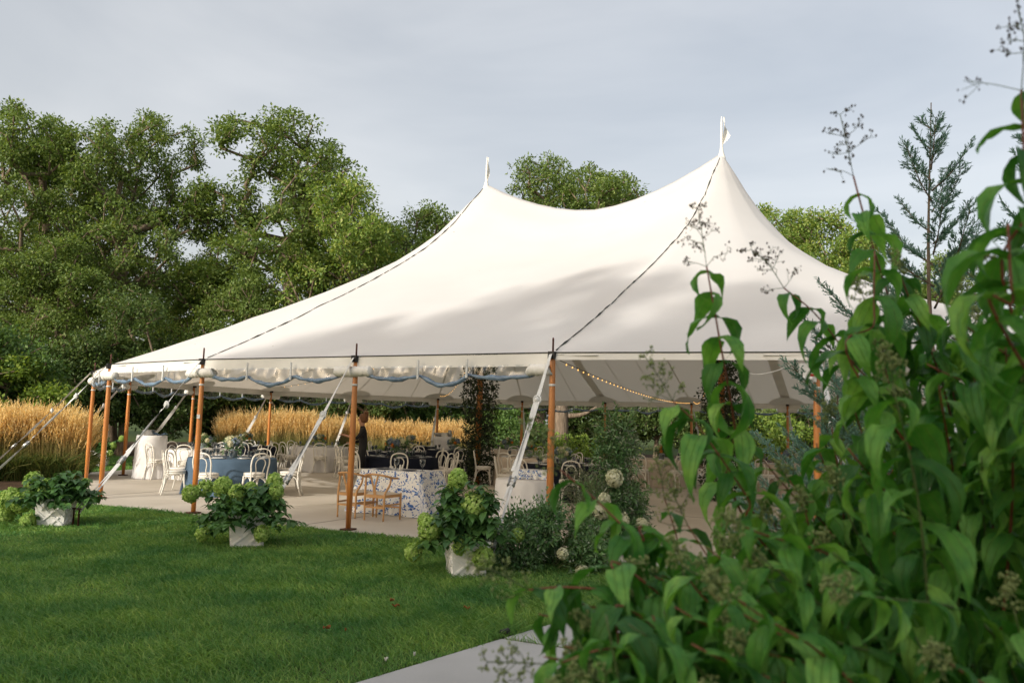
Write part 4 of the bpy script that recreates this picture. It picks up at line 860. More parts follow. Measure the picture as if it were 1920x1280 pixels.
hb = MB(); hb.lathe([(.03, -.135), (.085, -.11), (.108, -.05), (.110, .02), (.085, .075), (.03, .10)], 14, (.0, 0, 1.70)); hb.lathe([(.01, -.06), (.05, -.045), (.062, 0), (.045, .045), (.01, .055)], 12, (.055, 0, 1.805)); hb.build('hair', M['hair'], t)
fc = MB()
for s in (-1, 1): sphere(.009, (-.122, s*.032, 1.665)).build('eye', M['dark_iron'], t)
MB().tube([(-.118, 0, 1.66), (-.14, 0, 1.63), (-.118, 0, 1.622)], [.008, .013, .008], 6).build('nose', M['skin'], t)

# ---------------------------------------------------------------- trees
def tree_data(seed, H, CR, base, nclu=300, nleaf=85, leaf=.19, cl=.62, trunk=.28, lean=0., flat=.85, nlobe=9):
    rr = np.random.default_rng(seed); hc = H-base
    lob = []
    for i in range(nlobe):
        f = (i+.5)/nlobe; z = base+hc*(.22+.62*f)+rr.uniform(-.05, .05)*hc; env = math.sin(PI*min(1, .12+.80*(z-base)/hc))**.7
        a = i*2.4+rr.uniform(-.5, .5); q = CR*env*rr.uniform(.35, .62); s = CR*rr.uniform(.34, .50)*(1-.25*f)
        lob.append((q*math.cos(a), q*math.sin(a), z, s))
    lob.append((rr.uniform(-.15, .15)*CR, rr.uniform(-.15, .15)*CR, H-CR*.36, CR*.40))
    A = []
    while len(A) < nclu:
        l = lob[rr.integers(len(lob))]; d = unit(rr.normal(size=3)); q = rr.uniform(.25, 1)**.45
        p_ = np.array([l[0]+d[0]*l[3]*q, l[1]+d[1]*l[3]*q, l[2]+d[2]*l[3]*q*flat])
        if p_[2] > base*.8: A.append(p_)
    A = np.array(A); A[:, 2] *= H/max(A[:, 2].max(), 1e-3) if A[:, 2].max() > H else 1
    nodes = []; par = []; k = int(max(4, H*.62/.6))
    for i in range(k+1):
        f = i/k; nodes.append(np.array([lean*f*f+.25*math.sin(3*f+seed)*f, .25*math.sin(2.3*f+seed*2)*f, H*.62*f])); par.append(i-1)
    A = A[np.argsort(np.hypot(A[:, 0], A[:, 1])+.35*np.abs(A[:, 2]-H*.55))]
    ends = []
    for a in A:
        NN = np.array(nodes); d = a-NN; dist = np.linalg.norm(d, axis=1); cost = dist+1.6*np.maximum(0, NN[:, 2]+.35*np.hypot(d[:, 0], d[:, 1])-a[2])+10*(NN[:, 2] < base*.55)
        j = int(np.argmin(cost)); L = dist[j]; n = max(1, int(L/.8)); pj = nodes[j]; last = j; bow = rr.normal(size=3)*.08*L
        for i in range(1, n+1):
            f = i/n; nodes.append(pj+(a-pj)*f+bow*math.sin(PI*f)+np.array([0, 0, .12*L*math.sin(PI*f)])); par.append(last); last = len(nodes)-1
        ends.append(last)
    cnt = np.zeros(len(nodes)); cnt[ends] += 1
    for i in range(len(nodes)-1, 0, -1):
        if par[i] >= 0: cnt[par[i]] += cnt[i]
    rad = .016+trunk*(np.maximum(cnt, .3)/max(cnt.max(), 1))**.52; NN = np.array(nodes); rad[:2] *= [1.5, 1.15]
    idx = [i for i in range(len(nodes)) if par[i] >= 0]; WV, WF = frusta(NN[[par[i] for i in idx]], NN[idx], np.minimum(rad[[par[i] for i in idx]], rad[idx]*1.5), rad[idx], 6)
    n = len(A)*nleaf; c = np.repeat(A, nleaf, 0); cs = np.repeat(cl*rr.uniform(.65, 1.25, len(A)), nleaf)[:, None]
    off = unit(rr.normal(size=(n, 3)))*rr.uniform(0.05, 1, (n, 1))**.5*np.array([1, 1, .62]); P = c+off*cs
    D = unit(off*.8+rr.normal(size=(n, 3))*.6+np.array([0, 0, -.15])); Nn = rr.normal(size=(n, 3))*.55+np.array([0, 0, 1.])+off*.3
    LV, LF = cards(P, D, Nn, leaf*rr.uniform(.6, 1.35, n), leaf*.55*rr.uniform(.7, 1.2, n), 'd', .1)
    return (arr_mesh('trunk', WV, WF, True), arr_mesh('crown', LV, LF))
TD = {}
def tree(key, args, mat, x, y, label, rz=0, sc=1., name='oak_tree', group='trees behind the tent'):
    if key not in TD: TD[key] = tree_data(**args)
    wm, lm = TD[key]; kk = (key, mat)
    if kk not in TD:
        wm, lm = (wm, lm) if not lm.materials else (wm, lm.copy())
        lm.materials.clear(); lm.materials.append(M[mat])
        if not wm.materials: wm.materials.append(M['bark'])
        TD[kk] = (wm, lm)
    wm, lm = TD[kk]; t = thing(name, label, 'tree', (x, y, GZ), rz, group); t.scale = (sc,)*3 if not hasattr(sc, '__len__') else sc
    link('trunk', wm, t); link('crown', lm, t); return t
BIG1 = dict(seed=4, H=16.6, CR=5.6, base=3.2, nclu=360, nleaf=125, leaf=.175, cl=.66, trunk=.34)
BIG2 = dict(seed=9, H=16.2, CR=5.2, base=3.6, nclu=320, nleaf=125, leaf=.175, cl=.66, trunk=.34, lean=1.0)
MID1 = dict(seed=15, H=12.5, CR=4.2, base=1.5, nclu=260, nleaf=115, leaf=.18, cl=.68, trunk=.24)
MID2 = dict(seed=23, H=9.5, CR=3.6, base=.8, nclu=230, nleaf=110, leaf=.165, cl=.66, trunk=.18)
LOW = dict(seed=31, H=5.0, CR=2.6, base=.3, nclu=150, nleaf=90, leaf=.17, cl=.55, trunk=.10, nlobe=8)
def ux(u, Y): return at(u, 700, Y=Y)[0]
def hs(u, v, Y, H): return at(u, v, Y=Y)[2]/H
for k, (key, A_, mat, u, v, Y, rz, lb) in enumerate([
    ('b1', BIG1, 'oak_leaf', 215, 192, 39, .4, 'tall spreading oak left of centre whose crown tops the left tree line'),
    ('b2', BIG2, 'oak_leaf', 40, 188, 38, 1.2, 'tall oak at the left edge of the picture'),
    ('b1', BIG1, 'oak_leaf', 120, 260, 44, 2.6, 'dark oak standing between the two left oaks'),
    ('b1', BIG1, 'oak_leaf', 535, 222, 41, 3.6, 'large rounded oak with a forked dark trunk left of the tent'),
    ('m1', MID1, 'oak_leaf_light', 640, 330, 37, .5, 'pale leafy tree in front of the large rounded oak'),
    ('m1', MID1, 'oak_leaf', 780, 372, 46, 3.2, 'middle-sized tree peeping over the tent roof left of the first peak'),
    ('m2', MID2, 'oak_leaf', 860, 385, 50, 1.2, 'small tree crown just left of the first peak'),
    ('b1', BIG1, 'oak_leaf', 1120, 296, 44, 1.0, 'broad oak crown rising between the two tent peaks'),
    ('b1', BIG1, 'oak_leaf', 1010, 300, 47, 4.2, 'lobed tree crown beside the first peak'),
    ('b2', BIG2, 'oak_leaf_light', 1480, 372, 38, .3, 'yellow-green tree right of the second peak'),
    ('m1', MID1, 'oak_leaf_light', 1570, 385, 36, 5.0, 'yellow-green tree behind the blue-green juniper'),
    ('m1', MID1, 'oak_leaf', 1760, 470, 40, 2.0, 'tree half hidden behind the juniper'),
    ('m1', MID1, 'oak_leaf', 90, 430, 34, 3.9, 'dark tree below the left oaks'),
    ('m2', MID2, 'oak_leaf_dark', 240, 520, 33, .9, 'dark low tree behind the left tent end'),
    ('m1', MID1, 'oak_leaf_light', 395, 425, 40, 2.4, 'sunlit slender tree in the gap between the left and middle oaks'),
    ('m2', MID2, 'oak_leaf', 450, 500, 36, 4.4, 'dense young tree under the middle oak'),
    ('m2', MID2, 'oak_leaf_dark', 690, 560, 36, 2.9, 'dark young tree behind the tent slope'),
    ('m2', MID2, 'oak_leaf_dark', 1000, 600, 42, 1.9, 'dark tree behind the back eave'),
    ('m2', MID2, 'oak_leaf_dark', 1250, 600, 42, .2, 'dark tree behind the back eave, to the right'),
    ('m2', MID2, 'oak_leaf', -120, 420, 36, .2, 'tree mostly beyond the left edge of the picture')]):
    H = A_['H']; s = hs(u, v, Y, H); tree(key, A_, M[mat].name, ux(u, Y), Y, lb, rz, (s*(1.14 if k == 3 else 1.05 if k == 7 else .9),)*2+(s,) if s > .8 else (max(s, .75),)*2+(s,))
# farther woods that read as one dark mass, seen only through gaps
far = []
for k in range(15):
    x = -58+k*8.2+rng.uniform(-2, 2); far.append((x, 62+rng.uniform(-3, 5)))
for k, (x, y) in enumerate(far): tree('m1', MID1, 'oak_leaf_dark', x, y, 'tree of the far dark wood behind the oaks', k*1.7, (1.35, 1.35, .82), 'wood_tree', 'trees of the far wood')
# under-storey shrubs behind the golden grass and the back eave
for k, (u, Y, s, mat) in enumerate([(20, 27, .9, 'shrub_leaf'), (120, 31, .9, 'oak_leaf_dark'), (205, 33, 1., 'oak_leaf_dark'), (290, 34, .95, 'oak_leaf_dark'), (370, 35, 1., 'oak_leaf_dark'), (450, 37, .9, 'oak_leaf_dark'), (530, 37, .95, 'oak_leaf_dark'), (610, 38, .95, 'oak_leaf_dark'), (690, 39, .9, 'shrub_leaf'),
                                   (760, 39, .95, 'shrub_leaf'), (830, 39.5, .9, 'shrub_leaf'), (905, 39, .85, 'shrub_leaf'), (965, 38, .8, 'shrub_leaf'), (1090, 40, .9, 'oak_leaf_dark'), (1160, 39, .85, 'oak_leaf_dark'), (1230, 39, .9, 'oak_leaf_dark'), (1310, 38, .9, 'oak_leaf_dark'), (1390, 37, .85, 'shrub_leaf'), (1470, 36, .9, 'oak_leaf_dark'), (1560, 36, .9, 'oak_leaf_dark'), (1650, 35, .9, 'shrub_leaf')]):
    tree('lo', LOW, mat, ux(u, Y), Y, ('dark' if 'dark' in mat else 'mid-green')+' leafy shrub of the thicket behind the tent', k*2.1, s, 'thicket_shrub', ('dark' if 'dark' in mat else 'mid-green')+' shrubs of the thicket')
# bright shrub at the left edge
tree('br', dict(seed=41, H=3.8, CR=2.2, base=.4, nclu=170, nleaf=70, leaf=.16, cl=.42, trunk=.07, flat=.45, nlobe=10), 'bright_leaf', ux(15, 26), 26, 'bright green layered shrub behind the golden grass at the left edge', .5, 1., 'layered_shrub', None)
for k, (u, v, Y) in enumerate(((1010, 860, 38), (1052, 860, 36.5))):
    x = ux(u, Y); t = thing('tree_trunk', ('lighter trunk with a side branch' if k else 'sunlit broken trunk')+' behind the back eave', 'tree', (x, Y, GZ), 0, 'bare trunks behind the tent'); mb = MB()
    mb.tube(curve([(0, 0, 0), (.05, 0, 1.5), (.0+.1*k, 0, 3.5), (.3, .2, 7)], 5), [.42-.016*i for i in range(16)], 10); mb.build('trunk', M['bark'], t)
    MB().tube(curve([(.2, 0, 2.1), (1.0, -.2, 2.2), (1.7, -.3, 2.6)] if k else [(-.1, 0, 1.9), (-.5, 0, 2.6), (-.7, .1, 3.6)], 4), [.14-.012*i for i in range(9)], 8).build('branch', M['bark'], t)
# the trees that stand behind and left of the viewer and shade the lawn
for k, (q, a, H) in enumerate(((-8.6, -31, 22), (-10.2, -38, 22.5), (-2.6, -33, 22.8), (2.8, -32, 23.2), (8.5, -32, 24), (-6.0, -40, 25), (0, -41, 26.6), (5.5, -40, 27), (12, -34, 24))):
    x, y = -SUN_AZ[0]*a-SUN_AZ[1]*q, -SUN_AZ[1]*a+SUN_AZ[0]*q
    tree('b1', BIG1, 'oak_leaf', x, y, 'tall oak behind the viewer that shades the lawn', k*1.1, (.85, .85, H/16.6), 'shade_oak', 'oaks behind the viewer')

# ---------------------------------------------------------------- feather reed grass
def reed_mesh(seed, n=300):
    rr = np.random.default_rng(seed); a = rr.uniform(0, 2*PI, n); q = rr.uniform(0, 1, n)**.5; P0 = np.stack([.20*q*np.cos(a), .20*q*np.sin(a), np.zeros(n)], 1)
    H = rr.uniform(1.12, 1.62, n)+.28*rr.uniform(0, 1, n)**4; ln = rr.uniform(.02, .30, n); P1 = P0+np.stack([np.cos(a)*ln, np.sin(a)*ln, H*.72], 1); P2 = P1+np.stack([np.cos(a)*ln*.75, np.sin(a)*ln*.75, H*.26], 1)
    V1, F1 = frusta(P0, P1, .0045, .003, 3); nb_ = 11; bb = np.repeat(P1, nb_, 0)+np.repeat(P2-P1, nb_, 0)*np.tile(np.linspace(-.15, .92, nb_), n)[:, None]; bd = np.repeat(unit(P2-P1), nb_, 0)+rr.normal(size=(n*nb_, 3))*.22; fw = np.tile(np.sin(np.linspace(.35, 2.9, nb_)), n); V2, F2 = cards(bb, bd, rr.normal(size=(n*nb_, 3)), .075*(.6+.6*fw), .012+.020*fw, 'd', .2)
    m = 520; a = rr.uniform(0, 2*PI, m); P = np.stack([.22*np.cos(a), .22*np.sin(a), np.zeros(m)], 1)*rr.uniform(.2, 1, (m, 1)); D = np.stack([np.cos(a)*.55, np.sin(a)*.55, np.ones(m)], 1)+rr.normal(size=(m, 3))*.2; L = rr.uniform(.5, 1.0, m)
    D = unit(D); s = unit(np.cross(D, rr.normal(size=(m, 3))))*.007; mid = P+D*L[:, None]*.6; tip = P+D*L[:, None]+np.stack([np.cos(a), np.sin(a), -np.ones(m)*.5], 1)*(L*.28)[:, None]
    V3 = np.stack([P-s, P+s, mid+s, mid-s, tip], 1).reshape(-1, 3); f = np.array([[0, 1, 2], [0, 2, 3], [3, 2, 4]]); F3 = (f[None]+(np.arange(m)*5)[:, None, None]).reshape(-1, 3)
    return arr_mesh('stems', V1, F1), arr_mesh('plumes', V2, F2), arr_mesh('blades', V3, F3)
RM = [reed_mesh(s) for s in (1, 2, 3)]
for r_ in RM:
    for me, mt in zip(r_, ('reed_stem', 'reed_plume', 'reed_blade')): me.materials.append(M[mt])
def reeds(x, y, k, label, group, s=1.):
    t = thing('feather_reed_grass', label, 'ornamental grass', (x, y, GZ), k*1.9, group); t.scale = (1, 1, s); t["kind"] = "thing"
    for nm, me in zip(('stems', 'plumes', 'blades'), RM[k % 3]): link(nm, me, t)
k = 0
for row in range(3):
    for i in range(9):
        k += 1; reeds(*(at(-62+i*24+row*9+rng.uniform(-5, 5), 850, Y=19.0+row*.75+.12*i)[:2]), k, 'golden feather reed grass clump in the bed at the left edge', 'golden grass at the left edge', rng.uniform(.9, 1.14))
for row in range(2):
    for i in range(12):
        k += 1; reeds(*(at(424+i*17+row*8+rng.uniform(-4, 4), 850, Y=34+row*.7)[:2]), k, 'golden feather reed grass clump between the tall poles behind the white table', 'golden grass behind the left tables', rng.uniform(1.0, 1.27)*(1 if i < 9 else .92))
    for i in range(15):
        k += 1; reeds(*(at(640+i*16.5+row*8+rng.uniform(-4, 4), 850, Y=35+row*.7)[:2]), k, 'golden feather reed grass clump behind the standing person', 'golden grass behind the navy tables', rng.uniform(.88, 1.12))
# bright green and dark shrubs seen under the right half of the roof
bush('bright_shrub', 'yellow-green shrub in the sun beyond the beige-shaded table', 'shrub', (at(1440, 850, Y=31.5)[0], 33.2, GZ), 2.3, 1.2, 2.6, 5200, M['bright_leaf'], .17, .09)
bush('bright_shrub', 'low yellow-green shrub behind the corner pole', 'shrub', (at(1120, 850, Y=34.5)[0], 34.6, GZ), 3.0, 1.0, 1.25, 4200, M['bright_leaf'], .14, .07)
bush('green_shrub', 'leafy green shrub right of the left vine-wrapped pole', 'shrub', (at(945, 850, Y=34.8)[0], 35.4, GZ), 1.6, 1.0, 2.2, 3200, M['shrub_leaf'], .16, .08)
bush('low_greenery', 'pale low greenery bank in front of the navy table by the corner pole', 'greenery', (at(1105, 850, Y=14.3)[0], 14.3, 0.), .55, .4, 1.0, 2600, M['olive_leaf'], .07, .022)

# ---------------------------------------------------------------- junipers
def juniper(seed, H, spread, nb, label, loc, rz=0, lowspread=1.0):
    rr = np.random.default_rng(seed); t = thing('juniper', label, 'juniper', loc, rz, 'blue-green junipers'); mb = MB(); tr = curve([(0, 0, 0), (.03, 0, H*.3), (-.03, .02, H*.65), (.02, 0, H)], 8); mb.tube(tr, [max(.04*(1-i/len(tr)), .004) for i in range(len(tr))], 7)
    P0, D0, L0 = [], [], []; T0, T1 = [], []
    for i in range(nb):
        f = (i+.5)/nb; z = H*(.06+.90*f); a = i*2.4+rr.uniform(-.4, .4); L = spread*(1.02-f)**.75*rr.uniform(.6, 1.15)*(lowspread if f < .35 else 1); el = math.radians(15+38*f)+rr.uniform(-.12, .12); b = np.array([0, 0, z]); dv = np.array([math.cos(a)*math.cos(el), math.sin(a)*math.cos(el), math.sin(el)])
        tip = b+dv*L+np.array([0, 0, .12*L]); c = curve([b, b+dv*L*.5-np.array([0, 0, .04*L]), tip], 7); mb.tube(c, [.0055*(1-.8*k/(len(c)-1))*(1+L) for k in range(len(c))], 4)
        cl_ = np.linspace(0, 1, len(c)); nt_ = max(8, int(L/.022)); sx = unit(np.cross(dv, [0, 0, 1.]))
        for s in range(nt_):
            f2 = .10+.90*(s+.5)/nt_; q = np.array([np.interp(f2, cl_, [w_[j] for w_ in c]) for j in range(3)]); sg = 1 if s % 2 else -1
            sd = unit(dv*1.0+sx*sg*rr.uniform(.35, .9)+np.array([0, 0, rr.uniform(-.15, .5)])+rr.normal(size=3)*.12); l2 = (.05+.17*L*(1.02-f2)**.8)*rr.uniform(.6, 1.25); T0.append(q); T1.append(q+sd*l2)
            for w_ in range(max(4, int(l2/.0105))):
                g_ = rr.uniform(.05, 1); q2 = q+sd*l2*g_; s2 = unit(sd+rr.normal(size=3)*.38+np.array([0, 0, .2])); l3 = rr.uniform(.025, .065)*(1.2-.6*g_); m = 5
                for j in range(m): P0.append(q2+s2*l3*j/m); D0.append(unit(s2*2+rr.normal(size=3)*.5)); L0.append(.026)
    mb.build('trunk', M['bark'], t); V, F = frusta(T0, T1, .0028, .001, 3); P0, D0, L0 = map(np.array, (P0, D0, L0))
    V2, F2 = cards(P0, D0, rnd_dirs(len(P0)), L0, .0072, 'd', .3); link('twigs', arr_mesh('twigs', V, F), t, M['stem_green']); link('sprays', arr_mesh('sprays', V2, F2), t, M['juniper']); return t
q = at(1742, 192, Y=6.0); juniper(2, q[2]+.02, 1.6, 46, 'tall blue-green juniper rising above the leafy shrub', (q[0], 6.0, GZ), .3, 1.25)
q = at(1925, 215, Y=5.2); juniper(5, q[2]+.02, 1.0, 30, 'second juniper at the right edge of the picture', (q[0], 5.2, GZ), 1.2)
q = at(1560, 690, Y=7.2); juniper(8, q[2], 1.15, 30, 'low spreading juniper in front of the right pole', (q[0]+.05, 7.2, GZ), 2.2, 1.1)

# ---------------------------------------------------------------- the leafy shrub in the foreground
def big_leaf(L, wf, droop, fold, twist):
    """long pointed oval leaf, base at origin, growing along +x, face up +z"""
    nx, V, UV, F = 7, [], [], []
    prof = [0.02, .62, .95, 1.0, .80, .45, .16, .0]
    x = z = 0.; an = .35
    for i in range(nx+1):
        f = i/nx; wd = L*wf*.5*prof[i]
        for k, s in enumerate((-1, 0, 1)):
            tw = twist*f; yy = s*wd*math.cos(fold); zz = abs(s)*wd*math.sin(fold)+.006*math.sin(9*f+2*s); V.append((x-zz*math.sin(an)*.5, yy*math.cos(tw)-zz*math.sin(tw), z+zz*math.cos(tw)+yy*math.sin(tw))); UV.append((.5+.5*s*(.25+.75*prof[i]), f))
        an = .35-droop*(.15+f); x += L/nx*math.cos(an); z += L/nx*math.sin(an)
    for i in range(nx):
        for k in range(2): F.append((i*3+k, i*3+3+k, i*3+4+k, i*3+1+k))
    return np.array(V), np.array(F), np.array(UV)
LEAFS = [big_leaf(.150, .37, 2.0, .40, .2), big_leaf(.165, .33, 2.6, .6, -.5), big_leaf(.135, .40, 1.6, .3, .4), big_leaf(.155, .34, 2.4, .75, .2), big_leaf(.12, .36, 2.2, .5, -.3), big_leaf(.14, .30, 3.0, .85, .6), big_leaf(.105, .38, 1.3, .3, -.6)]
LME = [arr_mesh('leaf', v, f, True, u) for v, f, u in LEAFS]
for me in LME: me.materials.append(M['big_leaf'])
sh = thing('flowering_shrub', 'big leafy shrub with drooping pointed leaves and reddish stems in the near right corner', 'shrub', (1.9, 1.9, GZ))
SB = np.array([1.9, 1.9, GZ]); LV_ = []                                # leaf placements: (priority, variant, matrix)
def add_leaf(p, a, tilt, sc, var, roll=0.):
    Mx = Matrix.Translation(Vector(p-SB)) @ Matrix.Rotation(a, 4, 'Z') @ Matrix.Rotation(-tilt, 4, 'Y') @ Matrix.Rotation(roll, 4, 'X') @ Matrix.Scale(sc, 4); LV_.append((np.linalg.norm(p-np.array([0, 0, CAM_H])), var, Mx))
buds, dry, twig = [], [], MB()
def panicle(p, d, size, lst, n=6, sp=1.):
    """branching flower head: opposite side branches, finer twigs, small buds in threes"""
    d = unit(np.array(d, float)); ax = curve([p, p+d*size*.5+rng.normal(size=3)*size*.05, p+d*size], 4); twig.tube([q-SB for q in ax], .0011, 4)
    for i in range(n):
        f = .12+.88*i/(n-1); q0 = ax[min(int(f*(len(ax)-1)), len(ax)-1)]; a0 = i*PI/2+rng.uniform(-.3, .3)
        for s in range(2):
            u_ = unit(np.cross(d, [.3, .8, .2])); v_ = np.cross(d, u_); a = a0+s*PI+rng.uniform(-.4, .4); r = size*.42*sp*(1.1-.75*f)*rng.uniform(.6, 1.15)
            if rng.uniform() < .12: continue
            b = unit((u_*math.cos(a)+v_*math.sin(a))+d*rng.uniform(.35, .9)); q1 = q0+b*r+np.array([0, 0, -.08*r]); twig.tube([q0-SB, (q0+q1)/2-SB+rng.normal(size=3)*r*.08, q1-SB], [.0009, .0008, .0006], 3, cap=False)
            for k in range(5):
                g = rng.uniform(.35, 1); q2 = q0+(q1-q0)*g; e_ = q2+unit(b+rng.normal(size=3)*.8)*r*rng.uniform(.15, .38); twig.tube([q2-SB, e_-SB], [.0006, .0005], 3, cap=False)
                for m_ in range(int(rng.integers(1, 4))): lst.append((e_+rng.normal(size=3)*.0035, rng.uniform(.0014, .0030)))
def shrub_stem(pts, r0, leaf_from, spacing, top=None, red=True, lsc=1., psz=.11, droop=(0.15, .75)):
    c = curve(pts, 10); L = np.concatenate([[0], np.cumsum(np.linalg.norm(np.diff(np.array(c), axis=0), axis=1))])
    o = MB().tube([q-SB for q in c], [r0*(1-.65*l/L[-1]) for l in L], 6).build('stem', M['stem_red' if red else 'stem_green'], sh)
    s = L[-1]*leaf_from; k = 0; ph = rng.uniform(0, 2*PI)
    while s < L[-1]-.005:
        i = min(np.searchsorted(L, s), len(c)-1); f = (s-L[i-1])/(L[i]-L[i-1]+1e-9) if i else 0; p_ = c[i-1]*(1-f)+c[i]*f if i else c[0]; tdir = unit(c[i]-c[max(i-1, 0)])
        for sd in (0, PI):
            a = ph+(k % 2)*PI/2+sd+rng.uniform(-.3, .3); near_tip = (L[-1]-s) < .05
            add_leaf(p_, a, rng.uniform(*droop)*-1+.15, lsc*rng.uniform(.8, 1.15)*(.75 if near_tip else 1), int(rng.integers(len(LME))), rng.uniform(-.45, .45))
        s += spacing*rng.uniform(.8, 1.2); k += 1
    if top is not None: panicle(c[-1], c[-1]-c[-4]+np.array([0, 0, .01]), psz, top, 7, 1.35 if top is dry else 1.2)
def px(*l): return [at(u, v, Y=Y) for u, v, Y in l]
shrub_stem([(1.25, 2.3, .5)]+px((1400, 980, 2.05), (1378, 800, 1.9), (1350, 640, 1.85), (1325, 500, 1.85)), .0055, .30, .055, dry, psz=.14)
shrub_stem([(1.8, 2.5, .6)]+px((1700, 820, 2.2), (1600, 680, 2.1), (1530, 590, 2.05), (1470, 540, 2.05)), .005, .35, .055, dry, psz=.13)
shrub_stem([(1.9, 2.3, .5)]+px((1730, 820, 1.95), (1690, 640, 1.85), (1630, 440, 1.8), (1600, 330, 1.8)), .006, .42, .05, dry, psz=.15)
shrub_stem([(1.9, 1.9, .5)]+px((1660, 780, 1.7), (1640, 600, 1.7), (1640, 470, 1.7)), .005, .45, .05, None)
shrub_stem([(1.8, 1.6, .5)]+px((1950, 700, 1.4), (1925, 380, 1.3), (1915, 170, 1.3)), .006, .40, .05, dry, psz=.15)
shrub_stem([(1.8, 1.6, .5)]+px((1940, 720, 1.25), (1900, 560, 1.2), (1890, 420, 1.2)), .006, .5, .05, None, lsc=1.05)
shrub_stem([(1.7, 1.9, .4)]+px((1500, 1090, 1.75), (1400, 930, 1.7), (1310, 800, 1.7), (1262, 752, 1.7)), .005, .30, .05, buds)
shrub_stem([(1.7, 1.9, .3)]+px((1330, 1080, 1.65), (1200, 1010, 1.6), (1110, 930, 1.6), (1050, 880, 1.6)), .005, .28, .055, buds)
shrub_stem([(1.6, 1.7, .2)]+px((1280, 1150, 1.5), (1160, 1110, 1.45), (1060, 1100, 1.45), (990, 1105, 1.45)), .005, .25, .045, buds)
shrub_stem([(1.5, 1.5, .1)]+px((1300, 1240, 1.4), (1150, 1215, 1.35), (1040, 1245, 1.35)), .004, .2, .045, buds, lsc=.9)
shrub_stem([(1.7, 1.9, .4)]+px((1420, 1150, 1.75), (1340, 1060, 1.75), (1290, 985, 1.75)), .004, .2, .05, buds)
shrub_stem([(1.7, 2.1, .5)]+px((1300, 1130, 1.9), (1270, 1010, 1.95), (1245, 930, 1.95)), .004, .3, .05, buds)
for u, v, Y in ((1690, 520, 1.75), (1740, 590, 1.9), (1800, 560, 1.7), (1850, 520, 1.5), (1885, 640, 1.45), (1660, 690, 1.75), (1600, 760, 1.8), (1560, 800, 1.9), (1760, 720, 1.6), (1620, 560, 1.8)):
    tip = at(u, v, Y=Y); bs = np.array([tip[0]+rng.uniform(.05, .35), Y+.25, tip[2]-.75]); shrub_stem([bs, bs*.5+tip*.5+np.array([.03, 0, .08]), tip], .0045, .3, .042, buds if rng.uniform() < .3 else None, psz=.06, lsc=.95)
for u, v, Y in ((1010, 1150, 1.5), (1080, 1130, 1.55), (1130, 1170, 1.45), (1060, 1210, 1.4), (1000, 1290, 1.35), (1100, 1290, 1.3), (1180, 1230, 1.4), (1150, 1060, 1.65), (1210, 1130, 1.5), (1020, 1230, 1.4)):
    tip = at(u, v, Y=Y); bs = np.array([tip[0]+rng.uniform(.35, .6), Y+.15, max(0, tip[2]-.45)]); shrub_stem([bs, bs*.45+tip*.55+np.array([.04, 0, .12]), tip], .004, .25, .045, buds if rng.uniform() < .4 else None, psz=.05, lsc=.95)
for u, v, Y in ((1430, 860, 1.95), (1480, 900, 1.85), (1530, 830, 2.0), (1400, 930, 1.8), (1450, 980, 1.75), (1560, 890, 1.8), (1510, 960, 1.7), (1360, 990, 1.85), (1590, 840, 1.7), (1330, 1040, 1.75)):
    tip = at(u, v, Y=Y); bs = np.array([tip[0]+rng.uniform(.15, .45), Y+.25, max(0, tip[2]-.7)]); shrub_stem([bs, bs*.5+tip*.5+np.array([.03, 0, .09]), tip], .0045, .28, .042, buds if rng.uniform() < .3 else None, psz=.055, lsc=.9)
# the body of the shrub: arching stems in all directions
def top_edge(u): return float(np.interp(u, [980, 1100, 1200, 1300, 1400, 1500, 1600, 1700, 1800, 1900, 2000], [1260, 1140, 1075, 1030, 985, 940, 870, 660, 580, 450, 400]))
for i in range(135):
    u = 1060+900*rng.uniform(0, 1)**.85; te = top_edge(u); v = te+rng.uniform(0, 1)**1.25*(1320-te); Y = rng.uniform(1.3, 2.5) if v < 1100 else rng.uniform(1.15, 1.9)
    tip = at(u, v, Y=Y); Yb = Y+rng.uniform(.0, .5); bs = np.array([tip[0]+rng.uniform(.1, .7), Yb, max(GZ, tip[2]-rng.uniform(.5, .9))]); md = bs*.45+tip*.55+np.array([rng.uniform(-.03, .08), 0, .13])
    shrub_stem([bs, md, tip], .004, .25, .052, (buds if rng.uniform() < .34 else None), red=rng.uniform() < .5, psz=.058, lsc=rng.uniform(.85, 1.1))
for i in range(34):                                                    # the outer side of the shrub, away from the viewer
    a = rng.uniform(-.3, 2.2); r = rng.uniform(.5, 1.3); tip = np.array([2.2+r*math.cos(a), 2.3+r*math.sin(a), rng.uniform(.5, 1.9)]); bs = np.array([2.1, 2.2, .2]); shrub_stem([bs, (bs+tip)/2+np.array([0, 0, .12]), tip], .005, .4, .07, None, lsc=1.1)
def visible(Mx):
    p_ = np.array(Mx.translation)+SB; return p_[1] > .3 and abs(p_[0]) < .70*p_[1]+.1
LV_.sort(key=lambda q: (not visible(q[2]), q[0])); LV_ = [q for q in LV_ if q[0] > .95]
for d, var, Mx in LV_[:300]: o = link('leaf', LME[var], sh); o.matrix_local = Mx
Vs, Fs, Us, off = [], [], [], 0
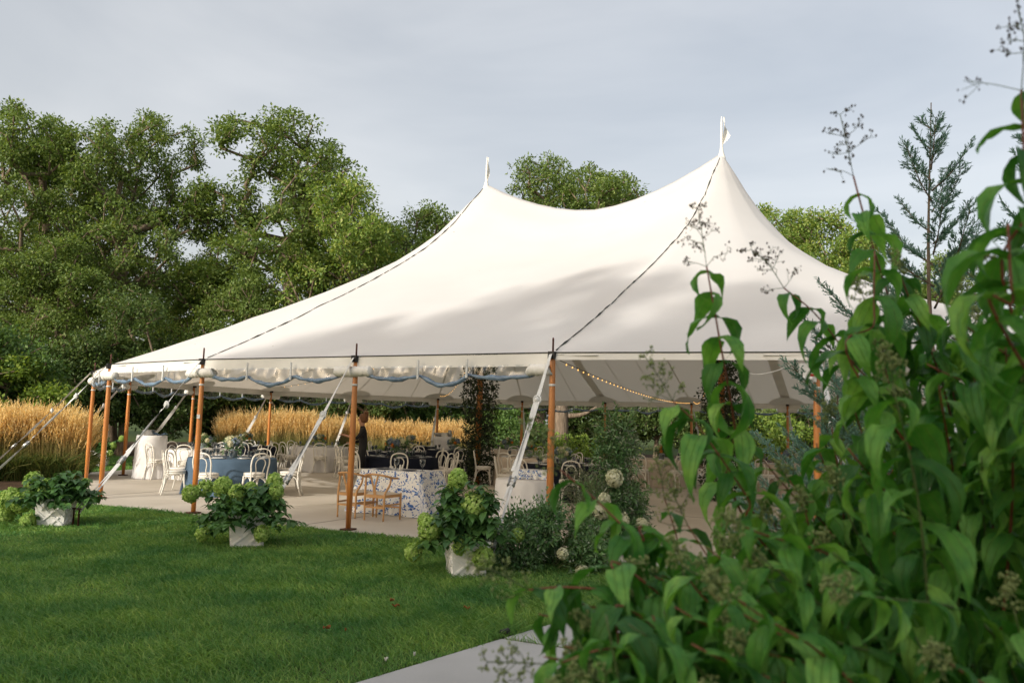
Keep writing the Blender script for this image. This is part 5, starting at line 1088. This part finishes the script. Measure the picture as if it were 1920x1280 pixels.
for d, var, Mx in LV_[300:]:
    v, f, u_ = LEAFS[var]; A4 = np.array(Mx); Vs.append(v @ A4[:3, :3].T+A4[:3, 3]); Fs.append(f+off); Us.append(u_); off += len(v)
o = link('leaves', arr_mesh('leaves', np.concatenate(Vs), np.concatenate(Fs), True, np.concatenate(Us)), sh, M['big_leaf']); o['kind'] = 'stuff'
twig.build('twigs', M['stem_green'], sh)
for nm, lst, mt in (('flower_buds', buds, 'bud'), ('seed_heads', dry, 'dry_bud')):
    P_ = np.array([q[0] for q in lst])-SB; r = np.array([q[1] for q in lst]); z = np.zeros_like(P_); z[:, 2] = r*1.3; V, F = merge([frusta(P_-z, P_, .0004, r, 5), frusta(P_, P_+z, r, .0004, 5)]); o = link(nm, arr_mesh(nm, V, F, True), sh, M[mt]); o['kind'] = 'stuff'

# ---------------------------------------------------------------- small things on the lawn
for k, (u, v, lb) in enumerate(((742, 1137, 'rust brown fallen leaf curled on the lawn'), (735, 1126, 'pale tan fallen leaf behind the rust brown one'), (875, 1141, 'long tan fallen leaf on the lawn near the path'), (613, 1178, 'orange fallen leaf in the middle of the lawn'), (648, 1182, 'small dark red fallen leaf beside the orange one'), (724, 1238, 'small pale petal on the grass by the path'), (777, 1228, 'pale scrap of leaf on the grass close to the path'))):
    p_ = at(u, v, .03); t = thing('fallen_leaf', lb, 'leaf', tuple(p_), k*1.3, 'fallen leaves on the lawn'); mb = MB(); s = .034 if k < 4 else .014
    mb.grid([[((i/4-.5)*2*s, j*s*.55*math.sin(PI*(i+.35)/4.7), .012*math.cos(2*i+j)+abs(j)*.018) for j in (-1, -.4, .4, 1)] for i in range(5)]); o = mb.build('blade', M['paper_white' if k in (5, 6) else 'fallen'], t)
p_ = at(946, 1192, GZ+.01); t = thing('path_light', 'small dark spotlight lying in the grass at the edge of the path', 'spotlight', tuple(p_), .6)
MB().tube([(-.035, 0, .03), (.035, 0, .034)], [.022, .027], 12).build('housing', M['dark_iron'], t); MB().lathe([(.03, -.01), (.012, .0), (.01, .03)], 8).build('stem', M['dark_iron'], t)
